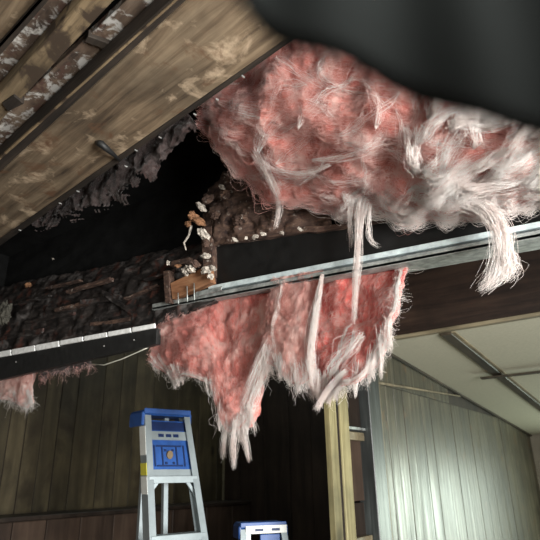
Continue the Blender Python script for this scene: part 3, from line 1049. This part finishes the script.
# named curls seen in the wool
G1 = [
    ([PY(258, 152, 1.50), PY(266, 135, 1.46), PY(280, 118, 1.43), PY(295, 108, 1.42)], (.008, .02, .01), 26),
    ([PY(298, 128, 1.43), PY(302, 110, 1.42), PY(296, 90, 1.42), PY(290, 78, 1.42)], (.005, .010, .006), 18),
    ([PY(312, 160, 1.55), PY(340, 158, 1.52), PY(368, 148, 1.48), PY(384, 130, 1.47)], (.006, .012, .008), 22),
    ([PY(376, 128, 1.46), PY(378, 108, 1.43), PY(372, 90, 1.42), PY(362, 76, 1.42)], (.006, .012, .008), 22),
    ([PY(330, 165, 1.58), PY(300, 175, 1.60), PY(275, 170, 1.58), PY(262, 158, 1.53)], (.006, .014, .006), 22),
    ([PY(440, 178, 1.66), PY(448, 150, 1.55), PY(462, 130, 1.50), PY(474, 118, 1.48)], (.012, .03, .015), 60),
    ([PY(420, 190, 1.70), PY(440, 178, 1.64), PY(470, 168, 1.60), PY(500, 150, 1.55)], (.012, .03, .015), 60),
    ([PY(480, 195, 1.75), PY(500, 180, 1.68), PY(520, 168, 1.62), PY(545, 160, 1.60)], (.015, .04, .02), 90),
    ([PY(455, 200, 1.78), PY(480, 185, 1.7), PY(505, 160, 1.6), PY(530, 140, 1.54)], (.012, .03, .015), 70),
]
o = bundles('long_curls', G1, .0006, M_FIBW, bat); o['kind'] = 'stuff'
# wisps that hang down over the beam
def wisp(name, specs, r, mat, parent, label=None):
    specs = [(g, tuple(x * .55 for x in w), int(n * .8), q) for g, w, n, q in specs]
    o = bundles(name, specs, r, mat, parent, K=18)
    o['kind'] = 'stuff'
    if label: o['label'] = label
wisp('hanging_wisp', [([PY(258, 150, 1.55), PY(268, 172, 1.62), PY(278, 195, 1.72), PY(279, 212, 1.80), PY(275, 230, 1.83)], (.06, .035, .022, .010, .004), 110, .004)], .0007, M_FIBW, bat, 'pale wisp over the rotten wood')
wisp('hanging_wisp', [([PY(362, 202, 1.78), PY(359, 222, 1.79), PY(358, 250, 1.79), PY(356, 285, 1.80), PY(354, 325, 1.81)], (.05, .030, .014, .010, .012), 150, .004),
                      ([PY(370, 205, 1.78), PY(369, 225, 1.80), PY(371, 240, 1.81), PY(380, 246, 1.82)], (.03, .016, .010, .006), 40, .004),
                      ([PY(350, 205, 1.78), PY(350, 225, 1.80), PY(352, 248, 1.81)], (.03, .016, .006), 40, .004)], .0008, M_FIBW, bat, 'long thin white wisp hanging over the steel edge')
wisp('hanging_wisp', [([PY(455, 200, 1.76), PY(482, 208, 1.76), PY(497, 224, 1.76), PY(503, 246, 1.77), PY(500, 266, 1.78), PY(492, 280, 1.78), PY(480, 290, 1.78)], (.045, .040, .034, .034, .04, .03, .012), 420, .008),
                      ([PY(500, 240, 1.77), PY(510, 258, 1.77), PY(512, 270, 1.78), PY(502, 282, 1.78)], (.02, .026, .022, .006), 120, .008)], .0008, M_FIBW, bat, 'thick curled white wisp hanging over the beam')

# ================================================================== PINK WOOL HANGING BELOW THE BEAM
def hang(name, label, loc, ctrl, mat, amp, freq, thick, seed, nfuzz, fibm, nu=70, nv=60, ragged=.0, hole=None, drift=(0, 1)):
    t = thing(name, loc, label, 'insulation', 'torn wool hanging below the beam')
    s = Sheet(ctrl, nu, nv, amp, freq, thick, seed, ragged)
    s.build('wool_body', mat, t, hole)
    o = fuzz(s, 'fuzz', nfuzz * 2, .13, .0006, fibm, t, drift=drift, lift=.016, curl=.55, swirl=.5)
    o['kind'] = 'stuff'
    return t, s


def fringe(s, t, n, length, r, mat, side='bottom', name='fringe', srange=(0, 1), jit=.010):
    """loose fibres standing off one edge of a sheet"""
    K = 7
    a = RNG.uniform(*srange, n)
    k = np.linspace(0, 1, K)[None, :, None]
    if side == 'bottom':
        root, prev = s.at(a, np.full(n, .99)), s.at(a, np.full(n, .88))
    elif side == 'left':
        root, prev = s.at(np.full(n, .01), a), s.at(np.full(n, .10), a)
    else:
        root, prev = s.at(np.full(n, .99), a), s.at(np.full(n, .90), a)
    d = root - prev
    d /= np.linalg.norm(d, axis=1, keepdims=True) + 1e-9
    clump = np.array([fbm((x * 26, 0, 0), 1, 4) for x in a])
    L = length * np.clip(.3 + 1.6 * clump, .1, 1.8) * RNG.uniform(.5, 1.1, n)
    grav = np.array([0, 0, -1.0])
    dirv = d * .7 + grav * .5 + RNG.normal(0, .22, (n, 3))
    P = (root - d * .02)[:, None] + dirv[:, None] * k * (L[:, None, None] + .02) + wiggle(n, K, jit, 2)
    o = tubes_np(name, P, taper(n, K, r, .3), mat, t)
    o['kind'] = 'stuff'


def rim(s, t, pts, n, w, r, name='white_backlit_edge', mat=None):
    """white torn edge with its bright backlit rim painted in, following an outline given as (s,t) points"""
    a = catmull(np.array(pts, float), 24)
    G = s.at(a[:, 0], a[:, 1], .006)
    P = G[None] + RNG.normal(0, 1, (n, 1, 3)) * w + wiggle(n, 24, w * .8, 3)
    # cut each strand to a random stretch
    out = np.empty((n, 10, 3))
    for i in range(n):
        b = RNG.uniform(0, .7)
        kk = (b + np.linspace(0, 1, 10) * RNG.uniform(.15, .3)) * 23
        j = np.minimum(kk.astype(int), 22)
        f = (kk - j)[:, None]
        out[i] = P[i][j] * (1 - f) + P[i][j + 1] * f
    o = tubes_np(name, out, taper(n, 10, r, .5), mat or M_FIBW, t)
    o['kind'] = 'stuff'


def tufts(t, specs, r=.0008, mat=None, name='tuft'):
    specs = [(g, tuple(x * .5 for x in w), int(n * .7), q) for g, w, n, q in specs]
    o = bundles(name, specs, r, mat or M_FIBW, t, K=10)
    o['kind'] = 'stuff'


def teeth(s, t, n, lmin, lmax, srange=(0, 1), seed=0):
    rg = random.Random(seed)
    sp = []
    for _ in range(n):
        a = rg.uniform(*srange)
        root = Vector(s.at(np.array([a]), np.array([.97]))[0])
        prev = Vector(s.at(np.array([a]), np.array([.82]))[0])
        d = ((root - prev).normalized() * .6 + Vector((rg.uniform(-.35, .35), 0, -.8))).normalized()
        L = rg.uniform(lmin, lmax)
        side = Vector((rg.uniform(-.012, .012), 0, 0))
        sp.append(([prev, root, root + d * L * .5 + side * .5, root + d * L + side], (.022, .016, .006, .001), rg.randint(22, 46), .002))
    o = bundles('tooth', sp, .0008, M_FIBW, t, K=10)
    o['kind'] = 'stuff'


# left piece, with the long tail
YH = 1.90
ctrl = [[(156, 300, YH + .03), (153, 330, YH), (152, 348, YH - .02), (156, 364, YH - .02)],
        [(168, 298, YH + .03), (164, 330, YH - .03), (165, 356, YH - .05), (173, 379, YH - .04)],
        [(186, 295, YH + .03), (184, 325, YH - .05), (184, 352, YH - .07), (190, 375, YH - .06)],
        [(205, 292, YH + .03), (205, 330, YH - .05), (206, 362, YH - .08), (212, 388, YH - .07)],
        [(222, 289, YH + .03), (222, 345, YH - .02), (226, 390, YH - .06), (225, 426, YH - .06)],
        [(238, 286, YH + .03), (237, 350, YH + .0), (237, 398, YH - .05), (235, 432, YH - .05)],
        [(256, 283, YH + .04), (252, 345, YH + .0), (247, 392, YH - .03), (246, 424, YH - .05)],
        [(274, 280, YH + .04), (267, 325, YH - .0), (262, 362, YH - .02), (254, 396, YH - .03)],
        [(292, 277, YH + .04), (284, 310, YH - .0), (276, 340, YH), (268, 368, YH)]]
tL, sL = hang('hanging_insulation', 'leftmost hanging piece of pink wool with a long ragged white tail', PY(220, 340, YH), ctrl, M_PINKLIT, .030, 9, .06, 31, 2600, M_FIBP, 90, 70, 0, None, (.15, 1))
fringe(sL, tL, 648, .035, .0007, M_FIBW)
fringe(sL, tL, 216, .02, .0007, M_FIBP, 'left')
rim(sL, tL, [(.0, .75), (.1, .97), (.25, .96), (.38, .97), (.48, .9)], 126, 0.0022, .0008)
rim(sL, tL, [(.98, .3), (.93, .8), (.85, .97)], 144, 0.0039, .0008)
tufts(tL, [([PY(226, 415, 1.84), PY(225, 435, 1.84), PY(222, 458, 1.84)], (.04, .024, .006), 90, .004),
           ([PY(236, 420, 1.83), PY(233, 445, 1.83), PY(234, 470, 1.83)], (.045, .024, .005), 110, .004),
           ([PY(243, 415, 1.84), PY(245, 440, 1.84), PY(250, 462, 1.84)], (.04, .022, .005), 90, .004),
           ([PY(172, 365, 1.84), PY(176, 376, 1.84), PY(179, 387, 1.84)], (.025, .014, .004), 60, .003),
           ([PY(158, 355, 1.86), PY(166, 368, 1.86), PY(176, 380, 1.86)], (.02, .012, .005), 50, .003),
           ([PY(248, 405, 1.84), PY(252, 420, 1.84), PY(256, 434, 1.84)], (.02, .014, .004), 40, .004),
           ([PY(206, 378, 1.82), PY(207, 388, 1.82), PY(209, 396, 1.82)], (.015, .01, .004), 30, .003)])
tufts(tL, [([PY(290, 300, 1.85), PY(276, 340, 1.84), PY(262, 378, 1.83), PY(250, 420, 1.83)], (.01, .022, .018, .012), 90, .009),
           ([PY(283, 310, 1.85), PY(268, 345, 1.83), PY(254, 380, 1.82), PY(243, 415, 1.82)], (.012, .014, .014, .012), 60, .009)], name='pale_strands')

teeth(sL, tL, 18, .025, .07, (0, 1), 1)

# middle pale flap in front
YM = 1.83
ctrl = [[(272, 280, YM + .05), (268, 310, YM), (264, 335, YM), (268, 362, YM)],
        [(286, 278, YM + .05), (280, 312, YM - .02), (277, 340, YM - .02), (281, 372, YM - .01)],
        [(300, 275, YM + .05), (294, 312, YM - .03), (291, 345, YM - .03), (296, 384, YM - .02)],
        [(312, 273, YM + .05), (305, 312, YM - .03), (303, 345, YM - .03), (308, 380, YM - .02)],
        [(324, 271, YM + .05), (317, 310, YM), (313, 340, YM), (312, 366, YM)]]
tM, sM = hang('hanging_insulation', 'narrow pale pink wool flap hanging between the two larger torn pieces', PY(296, 330, YM), ctrl, M_PINKPALE, .018, 11, .03, 41, 1300, M_FIBP, 50, 60)
fringe(sM, tM, 360, .035, .0007, M_FIBW)
rim(sM, tM, [(.96, .05), (.95, .35), (.95, .7), (.9, .98)], 234, 0.0033, .0008)
rim(sM, tM, [(.25, .1), (.22, .4), (.2, .7), (.2, .95)], 81, 0.0033, .0008)
tufts(tM, [([PY(269, 345, 1.82), PY(268, 360, 1.82), PY(267, 375, 1.82)], (.03, .016, .004), 60, .004),
           ([PY(281, 355, 1.81), PY(281, 368, 1.81), PY(280, 380, 1.81)], (.03, .016, .004), 60, .004),
           ([PY(296, 365, 1.80), PY(297, 380, 1.80), PY(298, 394, 1.80)], (.035, .018, .004), 80, .004),
           ([PY(309, 360, 1.80), PY(310, 374, 1.80), PY(312, 386, 1.80)], (.03, .016, .004), 70, .004),
           ([PY(322, 275, 1.84), PY(316, 310, 1.80), PY(311, 345, 1.79), PY(309, 376, 1.80)], (.014, .018, .018, .010), 200, .004)])

teeth(sM, tM, 8, .025, .06, (0, 1), 2)

# right piece, deep pink inside
YR = 1.95
ctrl = [[(306, 280, YR), (309, 315, YR + .02), (311, 350, YR - .02), (313, 386, YR - .04)],
        [(326, 276, YR), (325, 315, YR + .04), (323, 355, YR - .02), (322, 396, YR - .06)],
        [(348, 272, YR), (345, 315, YR + .03), (342, 350, YR - .04), (338, 387, YR - .08)],
        [(368, 268, YR), (367, 305, YR + .01), (364, 340, YR - .06), (358, 383, YR - .10)],
        [(388, 264, YR), (386, 295, YR - .02), (382, 325, YR - .06), (376, 358, YR - .09)],
        [(405, 259, YR - .02), (401, 280, YR - .05), (396, 305, YR - .06), (388, 340, YR - .08)]]
def slit(a, b):
    return b < .9 and (((a - .43) - (b - .58) * -.5) / .035) ** 2 + ((b - .60) / .055) ** 2 < 1
tR, sR = hang('hanging_insulation', 'rightmost hanging piece of deep pink wool with a torn slit and white ragged edge', PY(360, 320, YR), ctrl, M_PINKDEEP, .022, 9, .03, 51, 1500, M_FIBP, 80, 70, 0, slit, (-.3, 1))
fringe(sR, tR, 648, .035, .0007, M_FIBW)
fringe(sR, tR, 360, .018, .0007, M_FIBW, 'right')
rim(sR, tR, [(.985, .02), (.985, .35), (.985, .7), (.98, .98)], 234, 0.0022, .0008)
rim(sR, tR, [(.98, .97), (.8, .97), (.6, .97), (.4, .96), (.2, .96), (.02, .97)], 378, 0.0033, .0008)
rim(sR, tR, [(.28, .82), (.36, .72), (.41, .58), (.52, .44)], 117, 0.0033, .0008)
rim(sR, tR, [(.20, .92), (.35, .82), (.48, .68), (.52, .5)], 117, 0.0039, .0008)
tufts(tR, [([PY(389, 320, 1.86), PY(390, 335, 1.86), PY(391, 350, 1.86)], (.025, .016, .004), 60, .004),
           ([PY(381, 335, 1.86), PY(381, 358, 1.86), PY(381, 380, 1.86)], (.02, .008, .004), 70, .003),
           ([PY(316, 370, 1.86), PY(318, 385, 1.86), PY(321, 398, 1.86)], (.02, .012, .004), 60, .004),
           ([PY(345, 372, 1.85), PY(332, 385, 1.85), PY(320, 402, 1.85), PY(316, 412, 1.85)], (.03, .014, .008, .003), 110, .004),
           ([PY(308, 378, 1.86), PY(316, 392, 1.86), PY(323, 400, 1.86)], (.012, .008, .003), 50, .003),
           ([PY(340, 385, 1.86), PY(337, 390, 1.86), PY(334, 396, 1.86)], (.02, .012, .004), 40, .003),
           ([PY(362, 335, 1.86), PY(352, 346, 1.86), PY(340, 360, 1.86), PY(328, 378, 1.86)], (.03, .03, .03, .02), 60, .012)])

teeth(sR, tR, 16, .025, .07, (0, 1), 3)

# scrap at the far left, under the trim
tS = thing('insulation_scrap', PY(12, 385, 1.86), 'small pink wool scrap drooping under the trim at the left edge', 'insulation', 'torn wool hanging below the beam')
ctrl = [[(-40, 376, 1.90), (-40, 395, 1.86), (-40, 412, 1.86)], [(-10, 372, 1.90), (-8, 386, 1.86), (-6, 400, 1.86)], [(10, 368, 1.90), (12, 384, 1.86), (15, 402, 1.86)], [(24, 365, 1.90), (26, 384, 1.86), (27, 408, 1.86)], [(36, 362, 1.90), (32, 380, 1.88), (31, 400, 1.87)]]
sS = Sheet(ctrl, 44, 26, .014, 12, .04, 61)
sS.build('wool_body', M_PINKPALE, tS)
fuzz(sS, 'fuzz', 500, .2, .0009, M_FIBP, tS)['kind'] = 'stuff'
fringe(sS, tS, 416, .03, .0007, M_FIBW)
tufts(tS, [([PY(14, 392, 1.86), PY(20, 402, 1.86), PY(27, 411, 1.86)], (.03, .02, .006), 80, .005), ([PY(28, 390, 1.86), PY(30, 400, 1.86), PY(33, 409, 1.86)], (.02, .014, .004), 50, .005)])
# ragged shreds between scrap and wire
tG = thing('paper_shreds', PY(70, 365, 1.87), 'ragged strip of pale torn backing along the underside of the left trim', 'insulation')
ctrl = [[(39, 364, 1.90), (40, 371, 1.87), (41, 380, 1.87)], [(50, 362, 1.90), (52, 368, 1.87), (54, 375, 1.87)], [(70, 357, 1.90), (72, 364, 1.87), (74, 371, 1.87)], [(88, 353, 1.90), (90, 360, 1.87), (92, 366, 1.87)]]
sG = Sheet(ctrl, 60, 10, .008, 25, .012, 71, .3)
sG.build('torn_strip', M_DULL, tG)
fringe(sG, tG, 170, .018, .0006, M_FIBP)

# ================================================================== BLACK SHEET CLOSE TO THE CAMERA
ds = .20
low = [(216, -40), (234, -2), (252, 20), (278, 41), (312, 56), (350, 69), (390, 87), (430, 106), (470, 121), (510, 130), (560, 136), (640, 134), (720, 140)]
base = [PD(u, v, ds * (1 + .0002 * (u - 240))) for u, v in low]
rows = 14
V, Fc = [], []
top_z = ZD - .04
n = len(low) * 3
B = catmull(np.array([tuple(p) for p in base]), n)
for side in (0, 1):
    for j in range(rows):
        f = j / (rows - 1)
        for i in range(n):
            p = Vector(B[i])
            # hang from the boards above; the lower edge is curled towards the room
            up = Vector((p.x * 1.0, p.y * 1.0 + .05, top_z))
            q = p.lerp(up, f)
            fold = .008 * math.sin(i * .55 + f * 2) * (.3 + f)
            q += Vector((.5, -.8, 0)).normalized() * (fold + (.012 if side else 0))
            V.append(q)
N1 = rows * n
for j in range(rows - 1):
    for i in range(n - 1):
        a, b, c, d = j * n + i, j * n + i + 1, (j + 1) * n + i + 1, (j + 1) * n + i
        Fc.append((a, b, c, d))
        Fc.append((N1 + d, N1 + c, N1 + b, N1 + a))
for i in range(n - 1):
    for j in (0, rows - 1):
        Fc.append((j * n + i, j * n + i + 1, N1 + j * n + i + 1, N1 + j * n + i))
for j in range(rows - 1):
    for i in (0, n - 1):
        Fc.append((j * n + i, (j + 1) * n + i, N1 + (j + 1) * n + i, N1 + j * n + i))
sheet = mesh('black_sheet', V, Fc, M_SHEET, None, True)
tag(sheet, 'out of focus black plastic sheet hanging from the roof close to the camera', 'sheet')

# ================================================================== LADDERS
def ladder(label, loc, rz, H, wt, wb, capw, nsteps, name='step_ladder'):
    t = thing(name, loc, label, 'ladder', 'aluminium step ladders')
    t.rotation_euler = (0, 0, rz)
    yf0, yf1 = -.045, -.045 - H * .32          # front rails lean forward
    yr0, yr1 = .055, .055 - H * .05

    def fx(z, s): return s * (wt / 2 + (wb - wt) / 2 * (1 - z / H))
    def fy(z): return yf0 + (yf1 - yf0) * (1 - z / H)
    def ry(z): return yr0 + (yr1 - yr0) * (1 - z / H)
    for s in (-1, 1):
        zt = H - .03
        # front rail: a channel made of a web and two flanges
        def rl(n, w0, w1, d0, d1, yy, xx, mat, par):
            a = [(xx(0, s) - w0 * s, yy(0) + d0, 0), (xx(0, s) + w1 * s, yy(0) + d0, 0), (xx(0, s) + w1 * s, yy(0) + d1, 0), (xx(0, s) - w0 * s, yy(0) + d1, 0)]
            b = [(xx(zt, s) - w0 * s, yy(zt) + d0, zt), (xx(zt, s) + w1 * s, yy(zt) + d0, zt), (xx(zt, s) + w1 * s, yy(zt) + d1, zt), (xx(zt, s) - w0 * s, yy(zt) + d1, zt)]
            return mesh(n, a + b, HEX, mat, par, False, True)
        fr = rl('front_rail', .0, .006, -.035, .04, fy, fx, M_ALU, t)
        rl('flange', .030, .0, -.035, -.029, fy, fx, M_ALU, fr)
        rl('flange', .024, .0, .034, .04, fy, fx, M_ALU, fr)
        rr = rl('rear_rail', .022, .004, -.012, .018, ry, lambda z, q: fx(z, q) * .52, M_ALU, t)
        mesh('foot', [(fx(0, s) - .035, fy(0) - .045, 0), (fx(0, s) + .035, fy(0) - .045, 0), (fx(0, s) + .035, fy(0) + .05, 0), (fx(0, s) - .035, fy(0) + .05, 0),
                      (fx(0, s) - .03, fy(0) - .04, .05), (fx(0, s) + .03, fy(0) - .04, .05), (fx(0, s) + .03, fy(0) + .045, .05), (fx(0, s) - .03, fy(0) + .045, .05)], HEX, M_BLUE, fr, False, True)
    for k in range(nsteps):
        z = H - .345 - k * .27
        if z < .1: break
        w = fx(z, 1)
        y = fy(z)
        st = box('step', (-w + .004, y - .038, z - .006), (w - .004, y + .04, z), M_ALU, t, .001, True)
        box('step_nosing', (-w + .004, y - .040, z - .034), (w - .004, y - .034, z - .001), M_ALU, st, .001, True)
        for s in (-1, 1):
            mesh('brace', [(s * (w - .01), y - .028, z - .1), (s * (w - .01), y - .018, z - .1), (s * (w - .075), y - .018, z - .02), (s * (w - .075), y - .028, z - .02),
                           (s * (w - .004), y - .028, z - .085), (s * (w - .004), y - .018, z - .085), (s * (w - .058), y - .018, z - .012), (s * (w - .058), y - .028, z - .012)], HEX, M_ALU, st, False, True)
    for k in range(3):
        z = H * .62 - k * .4
        if z > .1:
            w = fx(z, 1) * .52
            box('rear_bar', (-w, ry(z) - .008, z - .015), (w, ry(z) + .004, z + .015), M_ALU, t, .001, True)
    # moulded blue cap: deck with lip, side cheeks, holes
    c = capw / 2
    cap = box('cap', (-c, -.085, H - .03), (c, .10, H), M_BLUE, t, .008, True)
    for s in (-1, 1):
        box('cheek', (s * c - .010, -.088, H - .085), (s * c + .010, .085, H - .012), M_BLUE, cap, .006, True)
    box('rim', (-c, -.094, H - .022), (c, -.084, H + .006), M_BLUE, cap, .003, True)
    for (x, y, rr) in ((-.07, -.02, .014), (0, -.02, .02), (.07, -.02, .014), (-.035, .05, .010), (.035, .05, .010)):
        vs = [(x + rr * math.cos(a * math.pi / 6), y + rr * math.sin(a * math.pi / 6), H + .001) for a in range(12)]
        mesh('tool_hole', vs + [(p[0], p[1], H + .003) for p in vs], [tuple(range(12)), tuple(range(12, 24))[::-1]] + [(i, (i + 1) % 12, 12 + (i + 1) % 12, 12 + i) for i in range(12)], M_BLUED, cap, False, True)
    return t, fx, fy, c


def face(P, facing_right_deg):
    d = Vector((-P.x, -P.y, 0)).normalized()        # towards the camera
    a = math.atan2(d.y, d.x) + math.radians(facing_right_deg)
    return a + math.pi / 2                           # local -y becomes that direction


P1 = CAM + ray(161, 412) * (0.36 / ray(161, 412).z)
H1 = P1.z
P1.z = 0
rz1 = face(P1, 26)
t1, fx, fy, c = ladder('taller aluminium step ladder with blue cap and tool tray', P1, rz1, H1, .262, .40, .285, 5)
# the blue tool tray panel between the rails below the cap
zt0, zt1 = H1 - 0.3155, H1 - 0.0550
w0, w1 = fx(zt0, 1) - .006, fx(zt1, 1) - .004
def slope(z, o): return fy(z) + o
pan = mesh('tray_panel', [(-w0, slope(zt0, -.005), zt0), (w0, slope(zt0, -.005), zt0), (w1, slope(zt1, -.005), zt1), (-w1, slope(zt1, -.005), zt1),
                          (-w0, slope(zt0, .012), zt0), (w0, slope(zt0, .012), zt0), (w1, slope(zt1, .012), zt1), (-w1, slope(zt1, .012), zt1)], HEX, M_BLUE, t1, False, True)
def on_panel(n, x0, x1, z0, z1, d0, d1, mat):
    return mesh(n, [(x0, slope(z0, d0), z0), (x1, slope(z0, d0), z0), (x1, slope(z1, d0), z1), (x0, slope(z1, d0), z1),
                    (x0, slope(z0, d1), z0), (x1, slope(z0, d1), z0), (x1, slope(z1, d1), z1), (x0, slope(z1, d1), z1)], HEX, mat, pan, False, True)
on_panel('shade_plate', -w1 + .002, w1 - .002, H1 - 0.1096, H1 - 0.0620, -.010, -.005, M_BLUED)  # dark plate stands in for the shadow under the cap
on_panel('grey_rail', -w1 + .002, w1 - .002, H1 - 0.1607, H1 - 0.1143, -.016, -.005, M_ALU)
for k in range(3):
    on_panel('slot', -.06 + k * .045, -.028 + k * .045, H1 - 0.1453, H1 - 0.1285, -.019, -.016, M_BLUED)
on_panel('rib', -.075, .075, H1 - 0.1964, H1 - 0.1880, -.013, -.005, M_BLUED)
on_panel('rib', -.075, .075, H1 - 0.2976, H1 - 0.2892, -.013, -.005, M_BLUED)
for x in (-.09, -.045, .04, .085):
    on_panel('rib', x, x + .007, H1 - 0.2976, H1 - 0.1880, -.012, -.005, M_BLUED)
for k in range(4):
    xx = (-.028, .016)[k % 2]
    zz = (H1 - 0.2857, H1 - 0.2202)[k // 2]
    on_panel('rib', xx, xx + .012, zz, zz + .012, -.012, -.005, M_BLUED)
rr = .022
vs = [(rr * .8 * math.cos(a * math.pi / 8), slope(H1 - 0.2381, -.018), H1 - 0.2381 + rr * math.sin(a * math.pi / 8)) for a in range(16)]
mesh('plug', vs + [(p[0], p[1] + .014, p[2]) for p in vs], [tuple(range(16)), tuple(range(16, 32))[::-1]] + [(i, (i + 1) % 16, 16 + (i + 1) % 16, 16 + i) for i in range(16)], M_BROWN, pan, False, True)['label'] = 'round brown plug'
on_panel('bottom_rail', -w0, w0, H1 - 0.3452, H1 - 0.3119, -.012, .01, M_ALU)
# stickers on the front flange of the viewer's left rail
def sticker(n, z0, z1, mat):
    a = [(fx(z0, -1) - .008, fy(z0) - .033, z0), (fx(z0, -1) - .008, fy(z0) + .038, z0), (fx(z1, -1) - .008, fy(z1) + .038, z1), (fx(z1, -1) - .008, fy(z1) - .033, z1)]
    return mesh(n, a + [(p[0] + .0018, p[1], p[2]) for p in a], HEX, mat, t1, False, True)
sticker('sticker', H1 - .24, H1 - .09, M_LABELW)['label'] = 'white safety sticker'
sticker('sticker', H1 - .34, H1 - .28, M_LABELY)['label'] = 'yellow sticker'
sticker('sticker', H1 - .43, H1 - .345, M_LABELW)['label'] = 'white safety sticker'

P2 = CAM + ray(260, 522) * (3.6 / ray(260, 522).length)
H2 = P2.z
P2.z = 0
t2, fx2, fy2, c2 = ladder('shorter aluminium step ladder with blue cap, only its top showing', P2, face(P2, 14), H2, .26, .44, .278, 3)
box('front_plate', (-.11, -.10, H2 - .055), (.14, -.094, H2 - .012), M_LABELW, t2, .002, True)
for x in (-.055, .045):
    box('slot', (x, -.103, H2 - .042), (x + .05, -.0995, H2 - .028), M_BLUED, t2, 0, True)
zt0, zt1 = H2 - .25, H2 - .07
box('tray_panel', (-.02, -.085, H2 - .26), (.10, -.07, H2 - .06), M_BLUE, t2, .003, True)
